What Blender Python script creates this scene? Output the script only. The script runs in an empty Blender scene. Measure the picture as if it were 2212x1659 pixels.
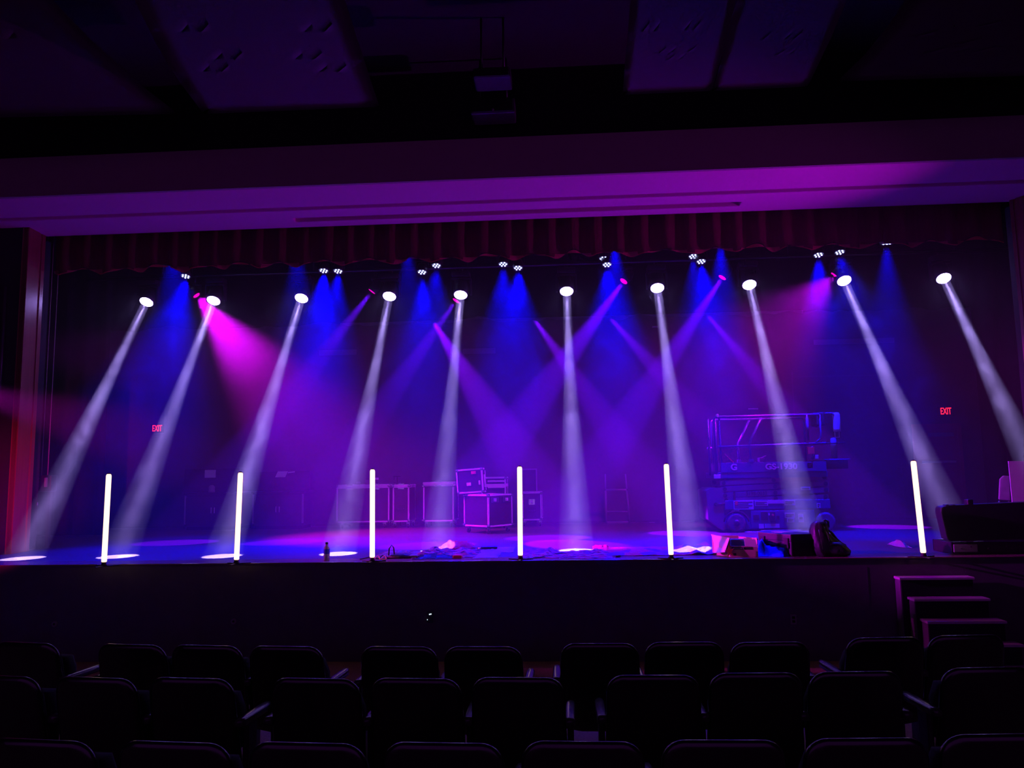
import bpy, bmesh, math, random
from mathutils import Vector, Matrix
random.seed(7)
sc = bpy.context.scene
COL = sc.collection
R = math.radians
PI = math.pi

# ---------------------------------------------------------------- camera
W, H, F = 2212.0, 1659.0, 1662.0
Xc = Vector((27256, -628, -1662)).normalized()
Uc = Vector((-226, -14630, 1662)); Uc = (Uc - Xc * Uc.dot(Xc)).normalized()
Yc = Uc.cross(Xc)
if Yc.z < 0: Yc = -Yc
# world = M @ camera(x right, y down, z forward)
M = Matrix((Xc, Yc, Uc))
CAM = Vector((0, 0, 2.0))
cd = bpy.data.cameras.new('camera'); cam = bpy.data.objects.new('camera', cd); COL.objects.link(cam)
cd.sensor_width = 36; cd.lens = 36 * F / W; cd.clip_end = 200; cd.clip_start = .05
rx = M @ Vector((1, 0, 0)); ry = M @ Vector((0, -1, 0)); rz = M @ Vector((0, 0, -1))
cam.matrix_world = Matrix(((rx.x, ry.x, rz.x, CAM.x), (rx.y, ry.y, rz.y, CAM.y), (rx.z, ry.z, rz.z, CAM.z), (0, 0, 0, 1)))
sc.camera = cam

def ray(px, py):
    d = M @ Vector(((px - W / 2) / F, (py - H / 2) / F, 1)); return d / d.y
def at(px, py, y):            # the point that photo pixel shows at depth y
    d = ray(px, py); return CAM + d * y
def on(px, py, z):            # the point that photo pixel shows on a horizontal plane
    d = ray(px, py); return CAM + d * ((z - CAM.z) / d.z)

# ---------------------------------------------------------------- world, exposure, render look
wd = bpy.data.worlds.new('world'); sc.world = wd; wd.use_nodes = True
wd.node_tree.nodes['Background'].inputs[0].default_value = (.6, .08, 1, 1)   # dim glow from the unseen rear of the house
wd.node_tree.nodes['Background'].inputs[1].default_value = .13
sc.view_settings.view_transform = 'Standard'; sc.view_settings.look = 'None'
sc.view_settings.exposure = 0; sc.view_settings.gamma = 1; sc.view_settings.use_curve_mapping = False
cy = sc.cycles
cy.use_light_tree = True
cy.max_bounces = 3; cy.diffuse_bounces = 2; cy.glossy_bounces = 2; cy.transmission_bounces = 3; cy.volume_bounces = 0
cy.transparent_max_bounces = 6
cy.caustics_reflective = False; cy.caustics_refractive = False
cy.sample_clamp_indirect = .6; cy.sample_clamp_direct = 0
cy.use_denoising = True; cy.denoising_input_passes = 'RGB_ALBEDO'
cy.use_adaptive_sampling = True; cy.adaptive_threshold = .04; cy.adaptive_min_samples = 16; cy.time_limit = 1250

# ---------------------------------------------------------------- lamps: data factories (each lamp belongs to a fixture built below)
def loc_matrix(p):
    return Matrix.Translation(p.location) @ p.rotation_euler.to_matrix().to_4x4()
def hang(o, parent):
    o.parent = parent; o.matrix_parent_inverse = loc_matrix(parent).inverted(); return o
def spot(loc, aim, color, watts, angle, blend, radius, parent):
    l = bpy.data.lights.new('lamp', 'SPOT'); l.color = color; l.energy = watts
    l.spot_size = R(angle); l.spot_blend = blend; l.shadow_soft_size = radius
    o = bpy.data.objects.new('lamp', l); COL.objects.link(o)
    o.location = loc; o.rotation_euler = (Vector(aim) - Vector(loc)).to_track_quat('-Z', 'Y').to_euler()
    return hang(o, parent)
def beam(loc, aim, color, watts, size, spread, parent):
    l = bpy.data.lights.new('lamp', 'AREA'); l.shape = 'DISK'; l.size = size; l.color = color; l.energy = watts; l.spread = R(spread)
    o = bpy.data.objects.new('lamp', l); COL.objects.link(o)
    o.location = loc; o.rotation_euler = (Vector(aim) - Vector(loc)).to_track_quat('-Z', 'Y').to_euler()
    return hang(o, parent)

# strengths and colours of every kind of lamp in the place
WHITE_COL, WHITE_W, WHITE_SPREAD = (.44, .32, 1), 11, 3.4
PURPLE_COL, PURPLE_W = (.11, 0, 1), 21000
BLUE_COL, BLUE_W = (0, 0, 1), 4800
PINK_COL, PINK_W = (.76, 0, 1), 5600
TUBE_COL, TUBE_S = (1, .62, .42), 2.3
LENS_COL, LENS_S = (.30, .21, .75), 80
HAZE, SMOKE, STEP = .020, .036, .4
POOL_W = 20000                              # tight core of each white beam, the part that draws its pool

# ---------------------------------------------------------------- materials
def nt(name):
    m = bpy.data.materials.new(name); m.use_nodes = True
    return m, m.node_tree.nodes, m.node_tree.links
def mat(name, col, rough=.6, metal=0, var=.15, scale=8, bump=0, spec=.5, stretch=None, detail=3):
    m, N, L = nt(name); b = N['Principled BSDF']
    b.inputs['Roughness'].default_value = rough; b.inputs['Metallic'].default_value = metal
    b.inputs['Specular IOR Level'].default_value = spec
    tc = N.new('ShaderNodeTexCoord'); no = N.new('ShaderNodeTexNoise'); no.inputs['Scale'].default_value = scale
    no.inputs['Detail'].default_value = detail
    src = tc.outputs['Object']
    if stretch:
        mp = N.new('ShaderNodeMapping'); mp.inputs['Scale'].default_value = stretch; L.new(src, mp.inputs['Vector']); src = mp.outputs[0]
    L.new(src, no.inputs['Vector'])
    mx = N.new('ShaderNodeMix'); mx.data_type = 'RGBA'
    c = Vector(col)
    mx.inputs['A'].default_value = (*(c * (1 - var)), 1); mx.inputs['B'].default_value = (*[min(1, v) for v in c * (1 + var)], 1)
    L.new(no.outputs['Fac'], mx.inputs['Factor']); L.new(mx.outputs['Result'], b.inputs['Base Color'])
    if bump:
        bp = N.new('ShaderNodeBump'); bp.inputs['Strength'].default_value = bump; bp.inputs['Distance'].default_value = .02
        L.new(no.outputs['Fac'], bp.inputs['Height']); L.new(bp.outputs['Normal'], b.inputs['Normal'])
    return m
def patterned(name, cols, scale, rough=.8, stretch=(1, 1, 1), bump=.3):
    m, N, L = nt(name); b = N['Principled BSDF']; b.inputs['Roughness'].default_value = rough
    tc = N.new('ShaderNodeTexCoord'); mp = N.new('ShaderNodeMapping'); mp.inputs['Scale'].default_value = stretch
    vo = N.new('ShaderNodeTexVoronoi'); vo.inputs['Scale'].default_value = scale
    rp = N.new('ShaderNodeValToRGB'); rp.color_ramp.interpolation = 'CONSTANT'
    while len(rp.color_ramp.elements) < len(cols): rp.color_ramp.elements.new(.5)
    for i, c in enumerate(cols):
        rp.color_ramp.elements[i].position = i / len(cols); rp.color_ramp.elements[i].color = (*c, 1)
    sx = N.new('ShaderNodeSeparateColor')
    L.new(tc.outputs['Object'], mp.inputs[0]); L.new(mp.outputs[0], vo.inputs['Vector']); L.new(vo.outputs['Color'], sx.inputs[0])
    L.new(sx.outputs[0], rp.inputs[0]); L.new(rp.outputs[0], b.inputs['Base Color'])
    bp = N.new('ShaderNodeBump'); bp.inputs['Strength'].default_value = bump; bp.inputs['Distance'].default_value = .01
    L.new(vo.outputs['Distance'], bp.inputs['Height']); L.new(bp.outputs['Normal'], b.inputs['Normal'])
    return m
def glow(name, col, s):
    m, N, L = nt(name); N.remove(N['Principled BSDF']); e = N.new('ShaderNodeEmission')
    e.inputs[0].default_value = (*col, 1); e.inputs[1].default_value = s
    L.new(e.outputs[0], N['Material Output'].inputs[0])
    if name not in ('tube_light', 'lens_light'): m.cycles.emission_sampling = 'NONE'   # too small to light anything
    return m

MT = dict(
    stage=mat('stage_paint', (.078, .068, .048), .40, var=.35, scale=1.2, stretch=(.6, 3, 1), detail=6),
    nose=mat('varnished_nosing', (.22, .14, .13), .18, var=.3, scale=5, stretch=(.3, 6, 6)),
    apron=mat('apron_paint', (.10, .09, .10), .75, var=.2),
    carpet=mat('aisle_carpet', (.34, .18, .16), .95, var=.5, scale=60, bump=.3),
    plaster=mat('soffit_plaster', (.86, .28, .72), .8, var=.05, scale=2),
    fascia=mat('fascia_paint', (.40, .32, .32), .8, var=.06),
    black=mat('black_paint', (.012, .012, .014), .9),
    backwall=mat('back_wall_paint', (.10, .095, .10), .85, var=.15, scale=1.5),
    palewall=mat('pale_panel', (.22, .2, .22), .8, var=.1),
    wood=mat('mahogany', (.22, .065, .045), .3, var=.35, scale=3, stretch=(9, 9, .5)),
    velvet=mat('maroon_velvet', (.17, .015, .04), .95, var=.3, scale=6, stretch=(4, 4, .3)),
    fringe=mat('maroon_hem', (.5, .06, .10), .9, var=.3, scale=30),
    blackcloth=mat('black_cloth', (.012, .012, .014), .95, var=.3, scale=5),
    hem=mat('white_hem', (.22, .20, .22), .9, var=.2, scale=12),
    cloud=mat('ceiling_panel_paint', (.17, .13, .16), .45, var=.05, scale=1),
    blackmetal=mat('black_metal', (.02, .02, .022), .38, var=.2),
    blackplastic=mat('black_plastic', (.018, .018, .02), .45, var=.25, scale=20, bump=.05),
    rubber=mat('rubber', (.025, .025, .025), .8),
    alu=mat('aluminium', (.66, .60, .66), .5, metal=.25, var=.08, scale=14),
    steel=mat('chromed_steel', (.8, .8, .82), .2, metal=1, var=.05),
    casewood=mat('case_panel', (.03, .022, .03), .5, var=.2, scale=10),
    paper=mat('paper', (.75, .72, .70), .85, var=.06, scale=14),
    card=mat('cardboard', (.62, .42, .30), .85, var=.1, scale=7, stretch=(1, 1, 6)),
    liftblue=mat('lift_blue_paint', (.04, .05, .15), .42, var=.12),
    liftgrey=mat('lift_grey_paint', (.17, .09, .10), .5, var=.12, scale=5),
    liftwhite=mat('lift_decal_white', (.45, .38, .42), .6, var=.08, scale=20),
    tyre=mat('tyre', (.08, .06, .07), .7, var=.15),
    redp=mat('red_plastic', (.65, .05, .06), .5),
    shell=mat('seat_shell', (.010, .010, .012), .22, var=.15, scale=30, bump=.02, spec=1),
    fabric=mat('seat_fabric', (.02, .02, .026), .95, var=.3, scale=50, bump=.2),
    armrest=mat('armrest_top', (.05, .045, .05), .25, var=.1),
    blue=mat('blue_jersey', (.05, .07, .75), .85, var=.25, scale=9),
    pink=mat('red_plush', (.75, .06, .12), .95, var=.3, scale=60, bump=.8),
    redcloth=mat('red_cloth', (.70, .05, .09), .85, var=.2, scale=9),
    violet=mat('mauve_cloth', (.48, .36, .52), .7, var=.25, scale=10, stretch=(1, 5, 1)),
    glossy=mat('clear_film', (.55, .5, .55), .12, var=.2, scale=18),
    skin=mat('nylon', (.022, .014, .026), .42, var=.4, scale=16, bump=.3),
    water=mat('bottle_plastic', (.42, .48, .55), .12, var=.1),
    doorred=mat('door_paint', (.34, .08, .09), .5, var=.1, scale=3),
    rope=mat('hemp_rope', (.30, .25, .24), .9, var=.3, scale=80),
    orange=mat('orange_cable', (.8, .2, .06), .5),
    tube=glow('tube_light', TUBE_COL, TUBE_S), lens=glow('lens_light', LENS_COL, LENS_S), led=glow('led_light', (.42, .45, 1), 5),
    exit=glow('exit_red', (1, .012, .03), 3), pinkled=glow('pink_led', (.9, 0, .55), 1.2), status=glow('status_light', (.7, .9, 1), 3),
    quilt=patterned('quilt_pattern', [(.65, .06, .12), (.24, .08, .18), (.55, .32, .36), (.06, .04, .05), (.6, .08, .18)], 16, stretch=(1, 2.2, 1)),
    rugm=patterned('rug_pattern', [(.62, .06, .10), (.30, .12, .40), (.65, .10, .14), (.16, .12, .45)], 5, stretch=(1, .6, 1)),
)

# ---------------------------------------------------------------- geometry helpers
class MB:
    "collects shapes and links them as one mesh object"
    def __init__(s): s.bm = bmesh.new()
    def _fin(s, geom, smooth):
        for f in geom:
            if isinstance(f, bmesh.types.BMFace): f.smooth = smooth
    def box(s, c, d, rot=None, bev=0, seg=2, smooth=False):
        n0 = len(s.bm.faces)
        b = bmesh.new(); bmesh.ops.create_cube(b, size=1)
        for v in b.verts: v.co = Vector((v.co.x * d[0], v.co.y * d[1], v.co.z * d[2]))
        if bev: bmesh.ops.bevel(b, geom=b.edges[:], offset=min(bev, min(d) * .49), segments=seg, profile=.5, affect='EDGES')
        mx = Matrix.Translation(c)
        if rot is not None: mx = mx @ (rot.to_4x4() if isinstance(rot, Matrix) else Matrix.Rotation(rot, 4, 'Z'))
        return s._join(b, mx, smooth)
    def _join(s, b, mx, smooth):
        mp = {v: s.bm.verts.new(mx @ v.co) for v in b.verts}
        for f in b.faces:
            nf = s.bm.faces.new([mp[v] for v in f.verts]); nf.smooth = smooth or f.smooth
        b.free(); return s
    def bx(s, lo, hi, bev=0, **k):
        lo, hi = Vector(lo), Vector(hi); return s.box((lo + hi) / 2, hi - lo, bev=bev, **k)
    def cyl(s, a, b, r, r2=None, n=16, smooth=True, cap=True):
        a, b = Vector(a), Vector(b); r2 = r if r2 is None else r2
        q = (b - a).to_track_quat('Z', 'Y').to_matrix()
        ra = [s.bm.verts.new(a + q @ Vector((r * math.cos(t * 2 * PI / n), r * math.sin(t * 2 * PI / n), 0))) for t in range(n)]
        rb = [s.bm.verts.new(b + q @ Vector((r2 * math.cos(t * 2 * PI / n), r2 * math.sin(t * 2 * PI / n), 0))) for t in range(n)]
        for i in range(n):
            f = s.bm.faces.new((ra[i], ra[(i + 1) % n], rb[(i + 1) % n], rb[i])); f.smooth = smooth
        if cap: s.bm.faces.new(ra[::-1]); s.bm.faces.new(rb)
        return s
    def tube(s, pts, r, n=8, closed=False):
        pts = [Vector(p) for p in pts]; rings = []
        m = len(pts)
        for i, p in enumerate(pts):
            if closed: t = pts[(i + 1) % m] - pts[i - 1]
            else: t = pts[min(i + 1, m - 1)] - pts[max(i - 1, 0)]
            t.normalize(); up = Vector((0, 0, 1)) if abs(t.z) < .9 else Vector((0, 1, 0))
            u = t.cross(up).normalized(); w = t.cross(u)
            rr = r[i] if isinstance(r, (list, tuple)) else r
            rings.append([s.bm.verts.new(p + u * rr * math.cos(k * 2 * PI / n) + w * rr * math.sin(k * 2 * PI / n)) for k in range(n)])
        for i in range(m if closed else m - 1):
            A, B = rings[i], rings[(i + 1) % m]
            for k in range(n):
                f = s.bm.faces.new((A[k], A[(k + 1) % n], B[(k + 1) % n], B[k])); f.smooth = True
        if not closed: s.bm.faces.new(rings[0][::-1]); s.bm.faces.new(rings[-1])
        return s
    def lathe(s, prof, c=(0, 0, 0), n=20, q=None, smooth=True):
        c = Vector(c); rings = []
        for r, z in prof:
            ring = []
            for k in range(n):
                v = Vector((r * math.cos(k * 2 * PI / n), r * math.sin(k * 2 * PI / n), z))
                if q is not None: v = q @ v
                ring.append(s.bm.verts.new(c + v))
            rings.append(ring)
        for A, B in zip(rings, rings[1:]):
            for k in range(n):
                f = s.bm.faces.new((A[k], A[(k + 1) % n], B[(k + 1) % n], B[k])); f.smooth = smooth
        s.bm.faces.new(rings[0][::-1]); s.bm.faces.new(rings[-1])
        return s
    def loft(s, rings, smooth=True, cap=True):
        R_ = [[s.bm.verts.new(Vector(p)) for p in r] for r in rings]; n = len(R_[0])
        for A, B in zip(R_, R_[1:]):
            for k in range(n):
                f = s.bm.faces.new((A[k], A[(k + 1) % n], B[(k + 1) % n], B[k])); f.smooth = smooth
        if cap: s.bm.faces.new(R_[0][::-1]).smooth = smooth; s.bm.faces.new(R_[-1]).smooth = smooth
        return s
    def prism(s, poly, a, b):
        "polygon (list of 3-D points) swept from offset a to offset b"
        a, b = Vector(a), Vector(b)
        return s.loft([[Vector(p) + a for p in poly], [Vector(p) + b for p in poly]], smooth=False)
    def sheet(s, f, nu, nv, th=0, smooth=True):
        "f(u, v) -> point; optional thickness along z"
        G = [[s.bm.verts.new(f(i / nu, j / nv)) for j in range(nv + 1)] for i in range(nu + 1)]
        for i in range(nu):
            for j in range(nv):
                s.bm.faces.new((G[i][j], G[i + 1][j], G[i + 1][j + 1], G[i][j + 1])).smooth = smooth
        if th:
            g = bmesh.ops.solidify(s.bm, geom=s.bm.faces[:], thickness=th)
            for q in s.bm.faces: q.smooth = smooth
        return s
    def build(s, name, m, parent=None, loc=None):
        bmesh.ops.recalc_face_normals(s.bm, faces=s.bm.faces[:])
        me = bpy.data.meshes.new(name); s.bm.to_mesh(me); s.bm.free()
        for x in (m if isinstance(m, (list, tuple)) else [m]): me.materials.append(MT[x] if isinstance(x, str) else x)
        return link(name, me, parent, loc)
def link(name, me, parent=None, loc=None, rot=None):
    o = bpy.data.objects.new(name, me); COL.objects.link(o)
    if parent: o.parent = parent
    if loc is not None: o.location = loc
    if rot is not None: o.rotation_euler = rot
    return o
def tag(o, label, cat, group=None, kind=None):
    o['label'] = label; o['category'] = cat
    if group: o['group'] = group
    if kind: o['kind'] = kind
    return o
def thing(name, label, cat, loc=(0, 0, 0), rz=0, group=None):
    o = bpy.data.objects.new(name, None); COL.objects.link(o); o.empty_display_size = .1
    o.location = loc; o.rotation_euler = (0, 0, rz); return tag(o, label, cat, group)
def struct(o, label=None):
    o['kind'] = 'structure'
    if label: o['label'] = label
    return o
def copy_tree(o, parent=None):
    c = o.copy(); COL.objects.link(c)
    if parent: c.parent = parent
    for ch in list(o.children): copy_tree(ch, c)
    return c
def text(name, body, size, m, parent, loc, rot=(PI / 2, 0, 0), depth=.002, align='CENTER', sx=1, bold=0):
    cu = bpy.data.curves.new(name, 'FONT'); cu.body = body; cu.size = size; cu.extrude = depth; cu.align_x = align; cu.align_y = 'CENTER'
    cu.offset = bold
    t = bpy.data.objects.new(name, cu); COL.objects.link(t)
    me = bpy.data.meshes.new_from_object(t.evaluated_get(bpy.context.evaluated_depsgraph_get()))
    bpy.data.objects.remove(t); me.materials.clear(); me.materials.append(MT[m])
    for v in me.vertices: v.co.x *= sx
    return link(name, me, parent, loc, rot)
from mathutils import noise as mnoise
def nz(x, y, z=0): return mnoise.noise(Vector((x, y, z)))
ORD = ['first', 'second', 'third', 'fourth', 'fifth', 'sixth', 'seventh', 'eighth', 'ninth', 'tenth', 'eleventh', 'twelfth', 'thirteenth', 'fourteenth']

# ---------------------------------------------------------------- the setting
SZ = 1.05                                 # stage floor height
SE, PY, BY = 8.40, 10.0, 14.35            # stage edge, back of the proscenium jambs, back wall
ZS = 5.365                                # soffit height
jl = [on(62, 491, ZS), on(97.5, 509.5, ZS)]; jr = [on(2212 + 8, 420, ZS), on(2181, 433, ZS)]
XL, XR = jl[1].x, jr[1].x
struct(MB().bx((-10, -2.5, -.2), (8.5, SE + .1, 0)).build('floor', 'carpet'))
struct(MB().bx((-10, SE + .02, SZ - .012), (8.5, SE + .13, SZ - .0008)).bx((-10, SE + .12, .0), (8.5, BY, SZ)).build('stage_floor', 'stage'))
struct(MB().bx((-10, SE - .005, SZ - .014), (8.5, SE + .34, SZ + .001), bev=.005).build('trim_1', 'nose'))
wf = MB().bx((-10, SE + .01, 0), (8.5, SE + .12, SZ - .014))
for px in (270, 327, 655, 1520, 1878): # seams between the apron's plywood sheets
    x = at(px, 1350, SE + .04).x; wf.bx((x - .003, SE + .0085, .1), (x + .003, SE + .02, SZ - .1))
struct(wf.build('wall_front', 'apron'))
struct(MB().bx((-10, BY, 0), (8.5, BY + .2, 8)).build('wall_back', 'backwall'))
struct(MB().bx((-10.2, -2.5, -.2), (-10, BY + .2, 8)).build('wall_left', 'black'))
struct(MB().bx((8.5, -2.5, -.2), (8.7, BY + .2, 8)).build('wall_right', 'black'))
struct(MB().bx((-10, -2.5, 6.7), (8.5, 8.57, 6.9)).build('ceiling', 'black'))
# soffit over the apron: front strip, a shallow step, rear strip with the long curtain slot, fascia
y1 = on(1106, 430, ZS).y; s0 = on(632, 474, ZS); s1 = on(1600, 440, ZS); ya, yb = on(1106, 454, ZS).y, on(1106, 463, ZS).y
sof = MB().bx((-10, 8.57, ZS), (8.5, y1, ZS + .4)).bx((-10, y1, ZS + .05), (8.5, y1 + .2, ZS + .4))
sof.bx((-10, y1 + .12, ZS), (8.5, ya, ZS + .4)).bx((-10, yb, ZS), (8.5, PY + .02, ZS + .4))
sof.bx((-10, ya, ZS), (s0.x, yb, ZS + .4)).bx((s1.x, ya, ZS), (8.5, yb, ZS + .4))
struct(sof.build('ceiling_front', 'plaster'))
struct(MB().bx((s0.x, ya, ZS + .15), (s1.x, yb, ZS + .38)).build('trim_2', 'black'))
struct(MB().bx((-10, 8.52, ZS), (8.5, 8.57, 5.85)).build('trim_3', 'fascia'))
struct(MB().bx((-10, 8.57, 5.85), (8.5, 8.7, 8)).build('wall_over_stage', 'black'))
struct(MB().bx((-10, PY + .02, 5.72), (8.5, PY + .32, 6.3)).build('trim_9', 'black'))
struct(MB().bx((-10, 8.57, 8), (8.5, BY + .2, 8.2)).build('ceiling_stage', 'black'))
# proscenium walls with splayed mahogany jambs
def jamb(a, b, sgn, name):
    a, b = Vector((a.x, a.y, 0)), Vector((b.x, b.y, 0)); d = b - a; n = Vector((d.y, -d.x, 0)).normalized() * .012 * sgn
    m = MB(); Z0, Z1 = Vector((0, 0, SZ)), Vector((0, 0, ZS))
    def strip(t0, t1, off):
        p, q = a + d * t0 + n * off, a + d * t1 + n * off; o = n * -6
        m.prism([p, q, q + o, p + o], Z0, Z1)
    strip(0, 1, 0); strip(0, .2, 1.06); strip(.2, .66, 1.0); strip(.8, 1, 1.0)
    return struct(m.build(name, 'wood'))
jamb(jl[0], jl[1], 1, 'trim_4'); jamb(jr[0], jr[1], -1, 'trim_5')
struct(MB().prism([(-10, jl[0].y, 0), (jl[0].x - .03, jl[0].y, 0), (XL - .12, PY + .04, 0), (XL - .12, PY + .3, 0), (-10, PY + .3, 0)], (0, 0, SZ), (0, 0, ZS)).build('wall_proscenium_left', 'black'))
struct(MB().prism([(8.5, jr[0].y, 0), (jr[0].x + .03, jr[0].y, 0), (XR + .12, PY + .04, 0), (XR + .12, PY + .3, 0), (8.5, PY + .3, 0)], (0, 0, SZ), (0, 0, ZS)).build('wall_proscenium_right', 'black'))
c = at(14, 640, jl[0].y)
tag(MB().cyl((c.x, jl[0].y - .03, 2.7), (c.x, jl[0].y - .03, 4.55), .025).build('conduit', 'blackmetal'), 'thin dark conduit running up the wall left of the stage', 'pipe')
# back wall: paler panels, a wide closed roll door, red door
for k, (x0, y0, x1, y1_) in enumerate([(1758, 730, 1930, 745), (690, 755, 770, 768), (1000, 752, 1070, 765)]):
    a, b = at(x0, y1_, BY), at(x1, y0, BY); struct(MB().bx((a.x, BY - .03, a.z), (b.x, BY, b.z)).build('trim_%d' % (6 + k), 'palewall'))
a, b = at(1735, 1120, BY), at(1938, 810, BY)
dm = MB().bx((a.x, BY - .02, SZ), (b.x, BY, b.z))
for i in range(22): dm.bx((a.x + .05, BY - .032, SZ + .06 + i * .118), (b.x - .05, BY - .018, SZ + .16 + i * .118))
for x in (a.x, b.x): dm.bx((x - .06, BY - .06, SZ), (x + .06, BY, b.z + .05))
dm.bx((a.x - .06, BY - .09, b.z), (b.x + .06, BY, b.z + .09))
struct(dm.build('door_2', 'backwall'))
a, b = at(1992, 1120, BY - .02), at(2066, 922, BY - .02)
d1 = MB().bx((a.x, BY - .04, SZ), (b.x, BY - .005, b.z)).build('door_1', 'doorred'); struct(d1)
df = MB()
for x in (a.x - .03, b.x + .03): df.bx((x - .03, BY - .06, SZ), (x + .03, BY, b.z + .06))
df.bx((a.x - .06, BY - .06, b.z), (b.x + .06, BY, b.z + .06)); df.build('door_frame', 'doorred', d1)
MB().bx((a.x + .05, BY - .09, SZ + .98), (b.x - .08, BY - .055, SZ + 1.02), bev=.01).build('door_handle', 'alu', d1)
MB().bx((a.x + .2, BY - .065, b.z - .17), (b.x - .08, BY - .035, b.z - .1)).build('door_closer', 'palewall', d1)
for k, (x, y, w) in enumerate([(1627, 883, .17), (1415, 706, .1)]):
    p = at(x, y, BY - .03); tag(MB().box(p, (w, .04, .02)).build('wall_bracket', 'paper'), ['short pale strip fixed to the back wall above the lift', 'tiny pale strip high on the back wall'][k], 'bracket')
# masking legs at both sides of the stage
def drape(name, x0, x1, y, z0, z1, amp, lam, m, hemz=None, n=None):
    n = n or int(abs(x1 - x0) / lam * 8)
    def f(u, v):
        x = x0 + (x1 - x0) * u; zb = z0 + (hemz(x) if hemz else 0)
        w = math.sin(2 * PI * x / lam + 1.3 * nz(x * .8, 3)) * amp * (.6 + .4 * (1 - v)) + .5 * amp * nz(x * 3, 9)
        return Vector((x, y + w, zb + (z1 - zb) * v))
    return MB().sheet(f, n, 10, th=.006).build(name, m)
a = at(97, 900, 12.3).x; b = at(236, 800, 12.3).x
tag(drape('masking_drape', a - 1.0, b, 12.3, SZ + .03, 6.4, .06, .34, 'blackcloth'), 'tall black masking drape in the left wing of the stage', 'curtain')
a = at(2100, 700, 12.3).x
tag(drape('masking_drape', a, a + 1.6, 12.3, SZ + .03, 6.4, .06, .34, 'blackcloth'), 'tall black masking drape in the right wing of the stage', 'curtain')
# valance behind the soffit, black border further upstage
VY = PY + .16
zv = at(1106, 554, VY).z
vt = thing('stage_valance', 'maroon pleated valance hanging across the top of the stage opening', 'curtain', (0, VY, zv))
def scal(x): return .085 * abs(math.sin(PI * x / .58 + 1.6 * nz(x * .7, 1))) ** 1.5 + .05 * nz(x * 1.7, 5) - .045
v = drape('cloth', XL + .02, XR - .02, 0, 0, 5.75 - zv, .05, .31, 'velvet', hemz=scal, n=420); v.parent = vt
v = drape('hem', XL + .02, XR - .02, -.008, -.012, .012, .035, .31, 'fringe', hemz=scal, n=420); v.parent = vt
for q in v.data.vertices: pass
QY = 12.9
zq = at(1180, 690, QY).z
bt = thing('stage_border', 'black border cloth with a pale hem hanging across the upper stage', 'curtain', (0, QY, zq))
def qh(x): return .16 * max(0, nz(x * 1.1, 21)) + .05 * nz(x * 3.3, 8) + .02 * nz(x * 8, 3)
v = drape('cloth', -8.6, 7.6, 0, 0, 7.995 - zq, .02, .5, 'blackcloth', hemz=qh, n=300); v.parent = bt
v = drape('hem', at(735, 700, QY).x, at(1735, 672, QY).x, -.012, -.02, .035, .02, .5, 'hem', hemz=qh, n=220); v.parent = bt
# ---------------------------------------------------------------- house ceiling: curved panels and two dark units
def cloud(label, L_, R_, seam=None, rise=.10):
    Zc = 5.78
    P, Q = [], []
    n = len(L_)
    for i in range(n):
        t = i / (n - 1); z = Zc + rise * t * (t if rise < .2 else 1)
        P.append(on(*L_[i], z)); Q.append(on(*R_[i], z))
    def row(A, t):
        t *= n - 1; i = min(int(t), n - 2); return A[i].lerp(A[i + 1], t - i)
    base = (P[0] + Q[0]) / 2
    th = thing('ceiling_panel', label, 'acoustic panel', base, 0, 'curved panels under the house ceiling')
    cuts = [0, seam, 1] if seam else [0, 1]
    for u0, u1 in zip(cuts, cuts[1:]):
        def f(u, v):
            uu = u0 + (u1 - u0) * u - (.003 if u1 < 1 and u == 1 else 0); p = row(P, v).lerp(row(Q, v), uu); return p - base
        MB().sheet(f, 10, 12, th=.012).build('board', 'cloud', th)
    for u in (.25, .75):
        p = row(P, .5).lerp(row(Q, .5), u) - base; MB().cyl(p + Vector((0, 0, .0)), (p.x, p.y, 6.7 - base.z), .008, n=6).build('hanger', 'blackmetal', th)
cloud('large dim blue ceiling panel hanging left of the middle', [(440, 246), (390, 180), (340, 100), (290, 0), (262, -60)], [(820, 231), (803, 180), (777, 100), (745, 0), (725, -60)])
cloud('large ceiling panel with a pink top, right of the middle', [(1345, 205), (1349, 150), (1354, 100), (1362, 0), (1366, -60)], [(1745, 187), (1772, 130), (1796, 80), (1829, 0), (1850, -60)], .49)
cloud('barely lit ceiling panel in the upper left corner', [(-120, 256), (-210, 180), (-300, 90), (-400, 0), (-460, -50)], [(385, 246), (300, 180), (190, 80), (115, 0), (60, -50)], rise=.75)
cloud('barely lit ceiling panel in the upper right corner', [(1808, 176), (1866, 120), (1915, 60), (1957, 0), (1990, -50)], [(2330, 160), (2420, 100), (2500, 50), (2600, 0), (2660, -50)], rise=.75)
def unit(name, label, x0, y0, x1, y1, d, dot=None):
    a, b = at(x0, y1, d), at(x1, y0, d); o = Vector(((a.x + b.x) / 2, d, a.z))
    t = thing(name, label, 'ceiling unit', o); w, h = b.x - a.x, b.z - a.z
    MB().box((0, .12, h / 2), (w, .3, h), bev=.02).build('housing', 'blackmetal', t)
    MB().box((0, -.035, h / 2), (w * .9, .012, h * .82), bev=.003).build('front_panel', 'blackmetal', t)
    for s in (-.3, .3): MB().cyl((w * s, .12, h), (w * s, .12, 6.7 - o.z), .012, n=8).build('hanger', 'blackmetal', t)
    if dot: MB().cyl((w * .01, -.041, h * .2), (w * .01, -.05, h * .2), .012).build('indicator', 'hem', t)
unit('screen_housing', 'dark boxy housing hanging in the middle under the ceiling', 1017, 212, 1112, 249, 8.2, True)
unit('projector', 'smaller dark projector-like box above the boxy housing', 1022, 146, 1103, 172, 7.4)

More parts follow.
